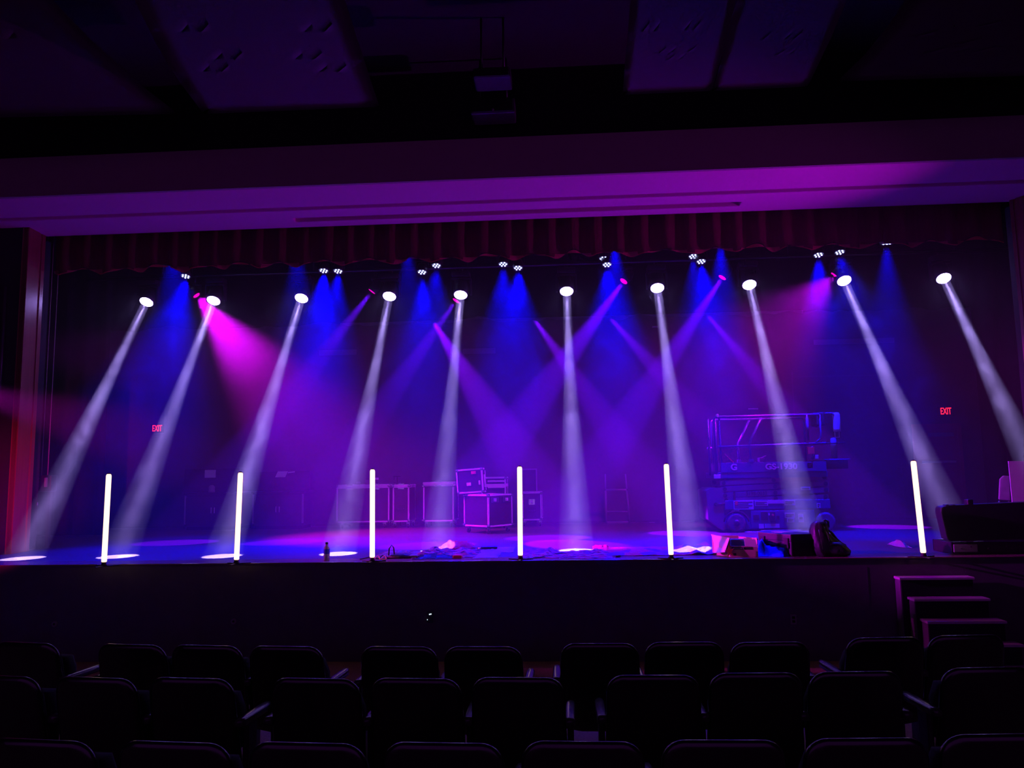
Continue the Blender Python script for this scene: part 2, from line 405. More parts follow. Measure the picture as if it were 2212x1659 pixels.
# ---------------------------------------------------------------- lighting bars and lamps over the stage
HY = 11.5
PZ = at(1000, 578, HY + .02).z
def batten(label, x0, x1, y, z):
    t = thing('lighting_bar', label, 'lighting bar', (0, y, z))
    MB().cyl((x0, 0, 0), (x1, 0, 0), .024, n=12).build('pipe', 'blackmetal', t)
    for i in range(6):
        x = x0 + (x1 - x0) * (i + .5) / 6; MB().cyl((x, 0, 0), (x, 0, 7.995 - z), .006, n=6).build('lift_line', 'blackmetal', t)
batten('long lighting bar carrying the white beam lamps', -7.4, 7.1, HY, PZ)
batten('upstage lighting bar behind the black border', -6.0, 6.2, 13.35, 4.98)
batten('lighting bar hidden just behind the maroon valance', -7.2, 6.2, 10.66, 5.25)

def meshes():
    d = {}
    def keep(k, mb, m):
        o = mb.build(k, m); d[k] = o.data; bpy.data.objects.remove(o)
    keep('clamp', MB().box((0, 0, .0), (.05, .07, .09), bev=.008).cyl((0, -.05, .01), (0, .05, .01), .012), 'blackmetal')
    keep('base', MB().box((0, 0, 0), (.27, .2, .085), bev=.015).box((.1, -.1, .01), (.05, .01, .03)), 'blackplastic')
    y = MB()
    for s in (-1, 1): y.box((s * .145, 0, -.09), (.028, .1, .26), bev=.012)
    y.box((0, 0, .035), (.3, .12, .03), bev=.01); keep('yoke', y, 'blackplastic')
    h = MB().lathe([(.05, .19), (.1, .17), (.118, .1), (.122, 0), (.12, -.1), (.112, -.15), (.101, -.152), (.099, -.14), (.02, -.139)], n=28)
    for k in range(6): h.box((0, 0, .02 + k * .022), (.25 - k * .004, .06, .008))
    keep('head', h, 'blackplastic')
    keep('lens', MB().lathe([(.098, -.145), (.098, -.150), (.07, -.155), (.02, -.157)], n=28), 'lens')
    keep('lens_small', MB().lathe([(.098, -.145), (.098, -.150), (.07, -.155), (.02, -.157)], n=28), 'pinkled')
    keep('can', MB().lathe([(.03, .12), (.085, .11), (.1, .06), (.105, -.06), (.1, -.065), (.095, -.05), (.02, -.049)], n=20), 'blackmetal')
    y = MB()
    for s in (-1, 1): y.box((s * .118, 0, .07), (.008, .03, .2), bev=.003)
    y.box((0, 0, .17), (.244, .03, .01), bev=.003); keep('bracket', y, 'blackmetal')
    l = MB()
    for k in range(7):
        r = 0 if k == 0 else .058; t = k * PI / 3
        l.lathe([(.016, -.050), (.015, -.060), (.008, -.064)], c=(r * math.cos(t), r * math.sin(t), 0), n=10)
    keep('led_array', l, 'led')
    keep('led_pink', MB().lathe([(.07, -.050), (.06, -.060), (.02, -.064)], n=20), 'pinkled')
    return d
ME = meshes()
def moving_head(label, lens_px, y, aim, pipe_z, group, sc_=1.0, lens='lens', name='moving_head_lamp'):
    a = at(*lens_px, y); d = (aim - a).normalized(); piv = a - d * .155 * sc_
    t = thing(name, label, 'stage light', (piv.x, piv.y, max(pipe_z, piv.z + .3 * sc_)), 0, group)
    zz = t.location.z - piv.z
    S = Vector((sc_,) * 3)
    pan = math.atan2(d.y, d.x) + PI / 2
    for nm, mk, z in (('clamp', 'clamp', -.03), ('base', 'base', -zz + .20 * sc_), ('yoke', 'yoke', -zz + .1 * sc_)):
        link(nm, ME[mk], t, (0, 0, z), (0, 0, pan)).scale = S
    if zz > .32 * sc_: MB().cyl((0, 0, -.03), (0, 0, -zz + .2 * sc_), .014, n=8).build('stem', 'blackmetal', t)
    if .3 < y - HY < 1: MB().cyl((0, 0, -.03), (0, HY - piv.y, -.03), .016, n=8).build('side_arm', 'blackmetal', t)
    q = d.to_track_quat('-Z', 'Y').to_euler()
    h = link('head', ME['head'], t, (0, 0, -zz), q); h.scale = S
    link('lens', ME[lens], h)
    return t, a + d * .012, d
WHITE = [((316,653),(50,1206)),((461,650),(255,1202)),((651,645),(481,1201)),((841,641),(731,1196)),((995,638),(945,1190)),
         ((1224,630),(1245,1189)),((1420,623),(1495,1191)),((1619,616),(1752,1190)),((1824,607),(2080,1189)),((2039,602),(2316,1190))]
for i, (h, p) in enumerate(WHITE):
    b = on(*p, SZ)
    lab = 'white beam moving head lamp, %s from the left in the row' % (ORD[i] if i < 9 else 'tenth and last')
    t, a, d = moving_head(lab, h, HY, b, PZ, 'white beam lamps on the long bar')
    beam(a, b, WHITE_COL, WHITE_W, .125, WHITE_SPREAD, t)
    spot(a, b, WHITE_COL, POOL_W, 6, .15, .015, t)
FRONTP = [((803,630),(385,1172)),((985,650),(620,1171)),((1347,608),(930,1178)),((1560,600),(1190,1162))]
for i, (h, p) in enumerate(FRONTP):
    b = on(*p, SZ)
    t, a, d = moving_head('small purple beam lamp aimed down to the left, %s of four' % ORD[i], h, HY + (.42 if i == 1 else .1), b, PZ, 'purple lamps aimed left', .62, 'lens_small', 'beam_lamp')
    spot(a, b, PURPLE_COL, PURPLE_W * (1.5 if i == 2 else 1.25 if i == 3 else .55), 13, .3, .03, t)
BACKP = [((933,690),(1235,1176)),((1150,684),(1480,1152)),((1312,680),(1730,1146)),((1525,677),(1912,1138))]
for i, (h, p) in enumerate(BACKP):
    b = on(*p, SZ)
    t, a, d = moving_head('purple beam lamp on the upstage bar aimed right, %s of four' % ORD[i], h, 13.3, b, 4.98, 'purple lamps aimed right', .62, 'lens_small', 'beam_lamp')
    spot(a, b, (.2, 0, 1) if i == 0 else (.17, 0, 1), PURPLE_W * (1.2, .8, .6, .6)[i], 13, .3, .03, t)
PARS = [((402,592),1),((700,580),1.5),((731,581),.7),((912,583),1),((943,569),.5),((1087,566),.7),((1119,574),1.2),((1304,554),.5),((1311,567),1.2),((1497,549),.4),((1514,560),1.2),((1767,546),1),((1813,540),.4)]
def par(label, p, aim, pipe_z, group, led='led_array'):
    d = (Vector(aim) - p).normalized()
    t = thing('par_lamp', label, 'stage light', p, 0, group)
    q = d.to_track_quat('-Z', 'Y').to_euler()
    c_ = link('can', ME['can'], t, (0, 0, 0), q); c_.scale = (.8, .8, .8); link('led_array', ME[led], c_)
    link('bracket', ME['bracket'], t).scale = (.8, .8, .8)
    if abs(pipe_z - p.z) > .1:
        MB().cyl((0, 0, pipe_z - p.z), (0, 0, .17 if pipe_z > p.z else -.1), .012, n=8).build('stem', 'blackmetal', t)
    return t, d
for i, ((x, y), k) in enumerate(PARS):
    p = at(x, y, HY - .12); aim = p + Vector((.02, (-1.9, -.9, -1.4, .2)[i % 4], -4))
    t, d = par('blue LED can on the long bar, %s from the left' % ORD[i], p, p + Vector((0, -.55, -1.6)), PZ, 'blue LED cans on the long bar')
    spot(p + Vector((0, 0, -.09)), aim, BLUE_COL, BLUE_W * k, 46, 1, .05, t)
for i, (x, k) in enumerate([(372,1.1),(640,1),(880,.8),(1328,1),(1556,.9),(1915,.55)]):
    p = at(x, 520, 10.66)
    t, d = par('blue LED can behind the valance, %s from the left' % ORD[i], p, p + Vector((0, .35, -2)), 5.25, 'blue LED cans behind the valance')
    spot(p + d * .08, p + Vector((0, .35, -4)), BLUE_COL, BLUE_W * k, 40, 1, .05, t)
for (x, y), aim, col, k, lab, ang in [((421,634), (600,850), PINK_COL, 1, 'magenta wash lamp beside the second white beam lamp', 50),
                             ((1806,590), (1650,760), (.5, 0, .8), .6, 'magenta wash lamp beside the ninth white beam lamp', 80)]:
    p = at(x, y, HY + .03)
    t, d = par(lab, p, at(*aim, HY + .15), PZ, None, 'led_pink'); t.name = 'wash_lamp'
    spot(p + d * .08, p + d * 3, col, PINK_W * k, ang, .9, .05, t)
# magenta wash lamp on a stand in the left wing of the house, just past the picture's edge
p = at(-140, 822, 8.95)
t = thing('wash_lamp', 'magenta wash lamp on a stand left of the stage', 'stage light', p)
dq = (at(900, 1120, 9.1) - p).normalized()
c_ = link('can', ME['can'], t, (0, 0, 0), dq.to_track_quat('-Z', 'Y').to_euler()); link('led_array', ME['led_pink'], c_)
MB().cyl((0, 0, SZ - p.z), (0, 0, -.11), .02, n=10).cyl((0, 0, SZ - p.z), (0, 0, SZ - p.z + .02), .22, n=20).build('stand', 'blackmetal', t)
spot(p + dq * .09, p + dq * 3, (.6, 0, .6), 2200, 24, .9, .05, t)

p = Vector((-9.2, 7.75, 4.0))
t = thing('wash_lamp', 'magenta wash lamp on the house wall left of the stage', 'stage light', p)
dq = (Vector((2.4, 8.9, 2.25)) - p).normalized()
c_ = link('can', ME['can'], t, (0, 0, 0), dq.to_track_quat('-Z', 'Y').to_euler()); link('led_array', ME['led_array'], c_)
MB().cyl((-.8, 0, .16), (0, 0, .16), .02, n=10).build('wall_arm', 'blackmetal', t); link('bracket', ME['bracket'], t)
spot(p + dq * .09, p + dq * 3, (.66, 0, 1), 14000, 16, .6, .05, t)

p = Vector((-4.95, 5.85, 1.25))
t = thing('wash_lamp', 'red magenta wash lamp on a stand in the left aisle below the stage', 'stage light', p)
dq = (Vector((-7.28, 9.8, 1.9)) - p).normalized()
c_ = link('can', ME['can'], t, (0, 0, 0), dq.to_track_quat('-Z', 'Y').to_euler()); link('led_array', ME['led_array'], c_); link('bracket', ME['bracket'], t)
MB().cyl((0, 0, -p.z), (0, 0, -.1), .02, n=10).cyl((0, 0, -p.z), (0, 0, .02 - p.z), .22, n=20).build('stand', 'blackmetal', t)
spot(p + dq * .09, p + dq * 3, (1, 0, .35), 800, 30, 1, .05, t)

p = Vector((8.1, 8.34, 2.3))  # unseen purple lamp, added to lift the soffit's brightness
t = thing('wash_lamp', 'purple lamp added out of view on the right wall to brighten the soffit', 'stage light', p)
dq = (Vector((-.6, 9.0, 5.36)) - p).normalized()
c_ = link('can', ME['can'], t, (0, 0, 0), dq.to_track_quat('-Z', 'Y').to_euler()); link('led_array', ME['led_pink'], c_); link('bracket', ME['bracket'], t)
MB().cyl((.4, 0, .17), (0, 0, .17), .02, n=10).build('wall_arm', 'blackmetal', t)
spot(p + dq * .09, p + dq * 3, (.55, 0, .8), 2200, 44, 1, .05, t)

# ---------------------------------------------------------------- LED tubes along the stage edge
TUBES = [((235.2,1024),(224.8,1214)),((519.6,1020.8),(510.9,1209)),((804.6,1014),(804.2,1204)),((1122.4,1008),(1124,1199.7)),((1439.2,1002.4),(1449.6,1198)),((1972.8,995.7),(1994.6,1194))]
for i, (tp, bp) in enumerate(TUBES):
    b = on(*bp, SZ + .05); tq = at(*tp, b.y)
    t = thing('light_tube', 'upright glowing white tube lamp, %s from the left along the stage edge' % ORD[i], 'tube lamp', (b.x, b.y, SZ), 0, 'upright tube lamps along the stage edge')
    B, T = Vector((0, 0, .05)), tq - Vector((b.x, b.y, SZ)); d = (T - B).normalized(); r = .027
    q = d.to_track_quat('Z', 'Y').to_matrix(); Ln = (T - B).length
    MB().lathe([(r * .8, 0), (r, .006), (r, Ln - .02), (r * .85, Ln - .006), (r * .5, Ln)], c=B, n=18, q=q).build('tube', 'tube', t)
    MB().cyl(B - d * .03, B, r * .9, n=16).build('end_cap', 'blackplastic', t)
    MB().cyl(T, T + d * .012, r * .7, r * .5, n=14).build('end_cap', 'blackplastic', t)
    s = MB().cyl((0, 0, .012), (0, 0, .03), .03, n=14)
    for k in range(3):
        an = k * 2 * PI / 3 + .5; s.box((.075 * math.cos(an), .075 * math.sin(an), .008), (.15, .022, .012), rot=an, bev=.003)
    s.build('foot', 'blackmetal', t)

# ---------------------------------------------------------------- exit signs
for px, w, lab in [((341.5, 926), .25, 'red lit exit sign on the dark wall at the left'), ((2041, 889), .29, 'red lit exit sign above the door at the right')]:
    p = at(*px, BY - .06); t = thing('exit_sign', lab, 'exit sign', (p.x, p.y, p.z)); t['group'] = 'exit signs'
    MB().box((0, 0, 0), (w, .06, .175), bev=.01).build('housing', 'blackmetal', t)
    MB().box((0, -.032, 0), (w - .02, .008, .155), bev=.002).build('face', 'casewood', t)
    text('lettering', 'EXIT', .17, 'exit', t, (0, -.038, 0), sx=.55, bold=.001)

# ---------------------------------------------------------------- audience seats
def seat_meshes():
    d = {}
    def keep(k, mb, m):
        o = mb.build(k, m); d[k] = o.data; bpy.data.objects.remove(o)
    def outline(w, h, r, z0, y, inset, taper=.012):
        pts = []; hw = w / 2 - inset; top = h - inset
        n = 8
        for k in range(n + 1):
            a = PI - k * PI / 2 / n; pts.append((-hw + r + r * math.cos(a), top - r + r * math.sin(a)))
        for k in range(n + 1):
            a = PI / 2 - k * PI / 2 / n; pts.append((hw - r + r * math.cos(a), top - r + r * math.sin(a)))
        pts += [(hw + taper, z0 + inset), (hw * .5, z0 + inset - .02), (-hw * .5, z0 + inset - .02), (-hw - taper, z0 + inset)]
        return [Vector((x, y + .30 * x * x - (z - .4) * .20, z)) for x, z in pts]
    keep('backrest', MB().loft([outline(.52, .87, .10, .30, yy, ii) for yy, ii in ((-.026, .03), (-.024, .012), (-.014, .002), (0, 0), (.010, .004), (.012, .015))]), 'shell')
    keep('cushion', MB().loft([outline(.50, .855, .095, .38, yy, ii) for yy, ii in ((.012, .012), (.03, .004), (.052, .02), (.062, .07))]), 'fabric')
    keep('seat', MB().loft([[Vector((x * s, y0, z)) for x, z in ((-.23, .44), (-.2, .42), (.2, .42), (.23, .44), (.235, .66), (.2, .74), (-.2, .74), (-.235, .66))] for s, y0 in ((.93, .05), (1, .075), (1, .12), (.92, .15))]), 'fabric')
    keep('armrest', MB().loft([[Vector((x, y, z)) for x, z in ((-w, .60), (w, .60), (w, .632), (w * .7, .64), (-w * .7, .64), (-w, .632))] for y, w in ((-.06, .022), (-.02, .027), (.2, .029), (.27, .027), (.3, .018))]), 'armrest')
    keep('leg', MB().box((0, .08, .30), (.035, .11, .60), bev=.008).box((0, .08, .012), (.07, .26, .024), bev=.006), 'blackmetal')
    return d
SM = seat_meshes()
def seat(x, y, rz, label, group, right):
    t = thing('auditorium_seat', label, 'seat', (x, y, 0), rz, group)
    b = link('backrest', SM['backrest'], t); link('cushion', SM['cushion'], b)
    link('seat', SM['seat'], t)
    for s in ((-1, 1) if right else (-1,)):
        link('armrest', SM['armrest'], t, (s * .285, 0, 0)); link('leg', SM['leg'], t, (s * .285, 0, 0))
ROWS = [('front', [(52,1387,1),(279,1391,0),(442,1393,0),(614,1395,1),(859,1396,0),(1042,1396,1),(1295,1389,0),(1479,1386,0),(1665,1386,1),(1915,1376,0),(2091,1371,1)]),
        ('second', [(-5,1459,0),(200,1463,0),(407,1464,1),(677,1465,0),(895,1465,0),(1117,1463,1),(1412,1458,0),(1635,1453,0),(1852,1450,1),(2137,1441,1)]),
        ('nearest', [(80,1598,1),(369,1603,0),(658,1605,0),(954,1605,0),(1258,1602,0),(1565,1599,0),(1876,1595,0),(2170,1586,1)])]
for rn, row in ROWS:
    for i, (x, y, right) in enumerate(row):
        p = on(x, y + 2, .868); rz = R(2.2) * (p.x - .3)
        nm = {'front': 'front row by the stage', 'second': 'middle row', 'nearest': 'nearest row'}[rn]
        q = Vector((p.x, p.y)) + Vector((-math.sin(rz), math.cos(rz))) * .10
        seat(q.x, q.y, rz, 'black auditorium seat, %s from the left in the %s' % (ORD[i], nm), 'auditorium seats, ' + nm, right)

# ---------------------------------------------------------------- stairs up to the stage
ST = [(1943, 2107, 1248, .86), (1974, 2140, 1294, .67), (2003, 2175, 1342.4, .48), (2036, 2211, 1393, .29), (2072, 2250, 1447, .10)]
P0 = on(2025, 1248, .86)
t = thing('stage_stairs', 'steep black steps leading up to the stage at the right', 'stairs', (P0.x, SE, 0))
yb_ = SE
for k, (a_, b_, py, z) in enumerate(ST):
    A_, B_ = on(a_, py, z), on(b_, py - 1, z); y = A_.y; xl, xr = A_.x - P0.x, B_.x - P0.x
    MB().bx((xl + .012, y - SE + .02, 0), (xr - .012, yb_ - SE + (.0 if k else -.005), z - .025)).build('riser', 'apron' , t)
    MB().bx((xl + .02, y - SE + .012, 0), (xr - .02, y - SE + .03, z - .027)).build('riser_shade', 'black', t)  # black sheet added over the riser front in place of its shade
    MB().bx((xl, y - SE, z - .025), (xr, yb_ - SE + (.02 if k else -.005), z), bev=.005).build('tread', 'liftwhite', t)  # pale tread colour stands in for stage light falling on the steps
    yb_ = y
# small fittings on the apron
for k, (px, py, lab) in enumerate([(1714, 1338, 'small outlet plate on the apron left of the stairs'), (505, 1342, 'small round plate low on the apron, left of the middle'), (118, 1348, 'small round plate low on the apron at the far left')]):
    p = at(px, py, SE + .004); t = thing('outlet_plate', lab, 'outlet', p, 0, 'plates on the apron')
    if k == 0:
        MB().box((0, 0, 0), (.06, .012, .1), bev=.004).build('plate', 'palewall', t); MB().box((0, -.008, .02), (.03, .006, .025)).box((0, -.008, -.02), (.03, .006, .025)).build('socket', 'black', t)
    else: MB().cyl((0, .005, 0), (0, -.01, 0), .03, n=16).build('plate', 'palewall', t); MB().cyl((0, -.01, 0), (0, -.014, 0), .012, n=10).build('socket', 'black', t)
p = at(929, 1327, SE - .002); t = thing('status_panel', 'tiny box with bright pinpoint lights on the apron', 'indicator', p)
MB().box((0, .01, -.03), (.07, .02, .12), bev=.005).build('housing', 'blackplastic', t)
MB().box((-.004, -.004, 0), (.008, .006, .010)).build('indicator', 'status', t); MB().box((.010, -.004, .003), (.008, .006, .008)).build('indicator', 'status', t); MB().box((-.038 + .01, -.004, -.055), (.004, .006, .006)).build('indicator', 'status', t)
# ---------------------------------------------------------------- road cases
def road_case(label, loc, rz, w, d, h, group=None, caster=.1, lid_at=None, panel='casewood', latches=1, dish=True):
    t = thing('road_case', label, 'flight case', loc, rz, group)
    z0, z1 = caster, caster + h; e = .026
    MB().bx((-w / 2 + .008, -d / 2 + .008, z0 + .008), (w / 2 - .008, d / 2 - .008, z1 - .008)).build('body', panel, t)
    m = MB()
    zs = [z0, z1] + ([lid_at + caster] if lid_at else [])
    for z in (z0, z1):
        s = 1 if z == z0 else -1
        for y in (-d / 2, d / 2): m.box((0, y + math.copysign(e / 2, -y), z + s * e / 2), (w, e, e), bev=.005)
        for x in (-w / 2, w / 2): m.box((x + math.copysign(e / 2, -x), 0, z + s * e / 2), (e, d, e), bev=.005)
    for x in (-w / 2, w / 2):
        for y in (-d / 2, d / 2): m.box((x + math.copysign(e / 2, -x), y + math.copysign(e / 2, -y), (z0 + z1) / 2), (e, e, h), bev=.005)
    if lid_at:
        z = lid_at + caster
        for y in (-d / 2, d / 2): m.box((0, y, z), (w - .02, .012, .05), bev=.003)
        for x in (-w / 2, w / 2): m.box((x, 0, z), (.012, d - .02, .05), bev=.003)
    m.build('edge_trim', 'alu', t)
    for x in (-w / 2, w / 2):
        for y in (-d / 2, d / 2):
            for z in (z0, z1):
                MB().box((x * .985, y * .985, z + (.02 if z == z0 else -.02)), (.05, .05, .05), bev=.018, seg=3, smooth=True).build('corner', 'steel', t)
            if caster:
                c = MB().box((x * .8, y * .8, z0 - .01), (.07, .07, .012)).box((x * .8, y * .8, z0 - .035), (.05, .03, .05), bev=.004).build('caster', 'steel', t)
                MB().cyl((x * .8 - .012, y * .8, .036), (x * .8 + .012, y * .8, .036), .036, n=16).build('wheel', 'rubber', c)
    if dish:
        zl = lid_at + caster if lid_at else z1 - h * .35
        for k in range(latches):
            x = (k - (latches - 1) / 2) * w * .5
            q = MB().box((x, -d / 2 + .002, zl), (.11, .008, .1), bev=.002).build('latch', 'steel', t)
            MB().box((x, -d / 2 - .004, zl), (.03, .008, .05), bev=.003).build('turn_key', 'alu', q)
        MB().box((0, -d / 2 + .002, z0 + h * .38), (.15, .008, .11), bev=.003).tube([(-.05, -d / 2 - .006, z0 + h * .36), (-.05, -d / 2 - .02, z0 + h * .35), (.05, -d / 2 - .02, z0 + h * .35), (.05, -d / 2 - .006, z0 + h * .36)], .006).build('handle', 'blackmetal', t)
    return t
# the open case in the middle of the stage
cc = on(1053, 1155, SZ)
rz = R(-33); w, d, h = .56, .54, .50
ux, uy = Vector((math.cos(rz), math.sin(rz), 0)), Vector((-math.sin(rz), math.cos(rz), 0))
rz = R(38)
ux, uy = Vector((math.cos(rz), math.sin(rz), 0)), Vector((-math.sin(rz), math.cos(rz), 0))
cen = Vector((cc.x, cc.y + .06, SZ)) + ux * -(w / 2) * 0 + Vector((0, 0, 0))
# front corner is at local (+w/2, -d/2) turned by -rz
rz = R(-40)
ux, uy = Vector((math.cos(rz), math.sin(rz), 0)), Vector((-math.sin(rz), math.cos(rz), 0))
cen = Vector((cc.x + .01, cc.y + .1, SZ)) - ux * w / 2 + uy * d / 2
t = road_case('black road case on casters with bright metal edges, open in mid stage', cen, rz, w, d, h, panel='casewood', dish=False)
# slide-in latches on the right-hand face and the grip bar under the left-hand face
for k in (-1, 1):
    q = MB().box((w / 2 + .003, k * .13, .1 + h - .085), (.008, .17, .085), bev=.002).build('latch', 'steel', t)
    MB().box((w / 2 + .01, k * .13, .1 + h - .085), (.01, .06, .05), bev=.004).build('turn_key', 'alu', q)
MB().cyl((-w * .30, -d / 2 + .05, .075), (w * .30, -d / 2 + .05, .075), .014, n=10).build('grip_bar', 'alu', t)
for k in (-1, 0, 1): MB().box((k * .18, -d / 2 - .003, .1 + h - .05), (.03, .012, .03), bev=.004).build('hinge', 'blackmetal', t)
# its lid stands on top, tipped back
a0 = at(985, 1073, cen.y - .16); a1 = at(1042, 1073, cen.y - .16)
lw, lh, ld = (at(1040, 1050, cen.y - .1).x - at(981, 1050, cen.y - .1).x) / math.cos(R(14)), .385, .15
lz = SZ + .1 + h + .003
lo = Vector(((a0.x + a1.x) / 2 + .015, cen.y - .12, lz))
t = thing('flight_case_cover', 'cover of the open road case standing upright on it, with white stickers', 'case cover', lo, R(-14))
rt = Matrix.Rotation(R(0), 3, 'X') @ Matrix.Rotation(R(-3.5), 3, 'Y')
def lp(x, y, z): return rt @ Vector((x, y, z)) + Vector((0, 0, .014))
MB().box(lp(0, ld / 2, lh / 2), (lw - .015, ld - .015, lh - .015), rot=rt).build('body', 'casewood', t)
m = MB(); e = .026
for z in (e / 2, lh - e / 2):
    for y in (e / 2, ld - e / 2): m.box(lp(0, y, z), (lw, e, e), rot=rt, bev=.004)
    for x in (-1, 1): m.box(lp(x * (lw / 2 - e / 2), ld / 2, z), (e, ld, e), rot=rt, bev=.004)
for x in (-1, 1):
    for y in (e / 2, ld - e / 2): m.box(lp(x * (lw / 2 - e / 2), y, lh / 2), (e, e, lh), rot=rt, bev=.004)
m.build('edge_trim', 'alu', t)
for x in (-1, 1):
    for z in (.02, lh - .02):
        for y in (.02, ld - .02): MB().box(lp(x * (lw / 2 - .02), y, z), (.052, .052, .05), rot=rt, bev=.018, seg=3, smooth=True).build('corner', 'steel', t)
def sticker(px, py, pw, ph, m='paper', face=0):
    x = (px - 1011) * .0072; z = (1073 - py) * .0072
    MB().box(lp(x, -.003, z), (pw * .0072, .004, ph * .0072), rot=rt, bev=.001).build('sticker', m, t)
sticker(1009, 1053, 10, 7); sticker(1021.5, 1028.5, 11, 6.5, 'redcloth'); sticker(1034, 1051, 4, 9)
MB().box(lp(lw / 2 + .002, ld * .52, lh * .47), (.004, .05, lh * .52), rot=rt, bev=.001).build('sticker', 'paper', t)
# case behind, showing two rails
p = at(1068, 1100, 13.2); t = road_case('road case behind the open one, its two rails showing at the top', (p.x, 13.35, SZ), 0, .42, .5, .76, 'road cases at the back', lid_at=.62, dish=False)
m = MB()
for z in (.79, .69): m.box((.05, -.262, z), (.30, .02, .03), bev=.004)
m.build('rail', 'alu', t)
# row of cases along the back
def back_case(label, px0, px1, pyt, y, **k):
    a, b = at(px0, 1130, y), at(px1, 1130, y); zt = at((px0 + px1) / 2, pyt, y).z
    return road_case(label, ((a.x + b.x) / 2, y + .3, SZ), 0, b.x - a.x, .6, zt - SZ - .1, 'road cases at the back', **k)
wide = back_case('wide road case with a pale tape strip at the back of the stage', 726, 841, 1047, 13.5, lid_at=.62, latches=2)
MB().box((.22, -.305, .86), (.125, .004, .036)).build('tape_strip', 'paper', wide)
back_case('narrow road case just right of the wide one at the back', 848, 884, 1047, 13.5, lid_at=.62)
tl = back_case('road case at the back, left of the open case', 914, 981, 1047, 13.5, lid_at=.66)
back_case('squat road case at the back, right of the middle tube lamp', 1128, 1171, 1063, 13.5, latches=1)
p = at(1128, 1130, 14.0); q = at(1158, 1012, 14.0)
t = thing('panel_frame', 'tall thin outlined panel standing behind the squat road case', 'panel', ((p.x + q.x) / 2, 14.15, SZ)); w_ = q.x - p.x; hh = q.z - SZ
MB().box((0, .02, hh / 2), (w_ - .02, .02, hh - .02)).build('board', 'blackmetal', t)
MB().box((0, 0, hh - .012), (w_, .03, .024)).box((-w_ / 2, 0, hh / 2), (.024, .03, hh)).box((w_ / 2, 0, hh / 2), (.024, .03, hh)).box((0, 0, .012), (w_, .03, .024)).build('edge_trim', 'palewall', t)
p = at(857, 1045, 13.7); t = thing('clamp_stand', 'small bracket-like gadget standing on the narrow road case', 'stand', (p.x, 13.75, p.z + .0))
MB().box((0, 0, .01), (.1, .1, .02)).cyl((0, 0, .02), (0, 0, .13), .012).build('post', 'blackmetal', t); MB().box((0, -.01, .13), (.14, .03, .02), bev=.004).box((-.05, -.01, .10), (.02, .03, .06)).build('bracket', 'blackmetal', t)
# small things on the wide case
for px, pw, ph, lab in [(771, .07, .05, 'small dark gadget on the wide road case'), (790, .05, .08, 'little upright gadget on the wide road case beside the tube lamp')]:
    p = at(px, 1046, 13.7); tag(MB().box((p.x, 13.8, wide.location.z + (at(783, 1047, 13.5).z - SZ) + ph / 2), (pw, .06, ph), bev=.01).build('adapter_box', 'palewall'), lab, 'gadget')

# ---------------------------------------------------------------- cabinets with sheets of paper at the back left
def cabinet(label, px0, px1, pyt, pyh, hx0, hx1, y):
    a, b = at(px0, 1130, y), at(px1, 1130, y); zt = at((px0 + px1) / 2, pyt, y).z - SZ; zh = at((px0 + px1) / 2, pyh, y).z - SZ; w = b.x - a.x
    t = thing('equipment_cabinet', label, 'cabinet', ((a.x + b.x) / 2, y, SZ), 0, 'cabinets at the back left')
    MB().bx((-w / 2, 0, .06), (w / 2, .55, zt), bev=.008).build('body', 'casewood', t)
    MB().bx((-w / 2 - .02, -.03, zt), (w / 2 + .02, .56, zt + .03), bev=.006).build('top', 'blackmetal', t)
    for s in (-1, 1):
        f = MB().bx((s * w / 4 - w / 4 + .02, -.014, .12), (s * w / 4 + w / 4 - .02, .0, zt - .05), bev=.004).build('door', 'casewood', t)
        MB().box((s * .03, -.02, zt * .55), (.012, .012, .1)).build('handle', 'alu', f)
    for x in (-w / 2 + .012, w / 2 - .012): MB().bx((x - .014, -.016, .1), (x + .014, .01, zt - .02)).build('edge_trim', 'palewall', t)
    ha, hb = at(hx0, 1050, y + .3).x - t.location.x, at(hx1, 1050, y + .3).x - t.location.x
    MB().bx((ha, .3, zt + .03), (hb, .52, zh), bev=.01).build('hutch', 'casewood', t)
    MB().bx((-w / 2 + .03, .03, 0), (w / 2 - .03, .5, .06)).build('plinth', 'black', t)
    return t, zt
c1, z1 = cabinet('dark cabinet with a hutch at the back left, left of its twin', 398, 522, 1068, 1012, 397, 516, 13.55)
c2, z2 = cabinet('dark cabinet with a hutch at the back left, right of its twin', 545, 655, 1065, 1018, 560, 668, 13.55)
for (x0, y0, x1, y1), lab, sh in [((442, 1015, 466, 1032), 'square sheet of paper on the left back cabinet', 0), ((600, 1018, 622, 1031), 'slanted sheet of paper on the right back cabinet', .05)]:
    y = 13.842; a, b = at(x0, y1, y), at(x1, y0, y)
    tag(MB().prism([(a.x - sh, y, a.z), (b.x - sh, y, a.z), (b.x, y, b.z), (a.x, y, b.z)], (0, 0, 0), (0, .004, 0)).build('paper_sheet', 'paper'), lab, 'paper')
p = at(454, 1063, 13.62); tag(MB().lathe([(.05, 0), (.06, .02), (.05, .05), (.055, .10), (.03, .13), (.01, .135)], c=(p.x, 13.68, SZ + z1 + .031), n=16).build('dark_jar', 'palewall'), 'small pale lump of gear on the left back cabinet', 'gear')
p = at(630, 1020, 13.84); tag(MB().box((p.x, 13.83, p.z), (.12, .02, .02), rot=Matrix.Rotation(R(-6), 3, 'Y')).build('pale_strip', 'paper'), 'short pale strip beside the slanted sheet of paper', 'strip')

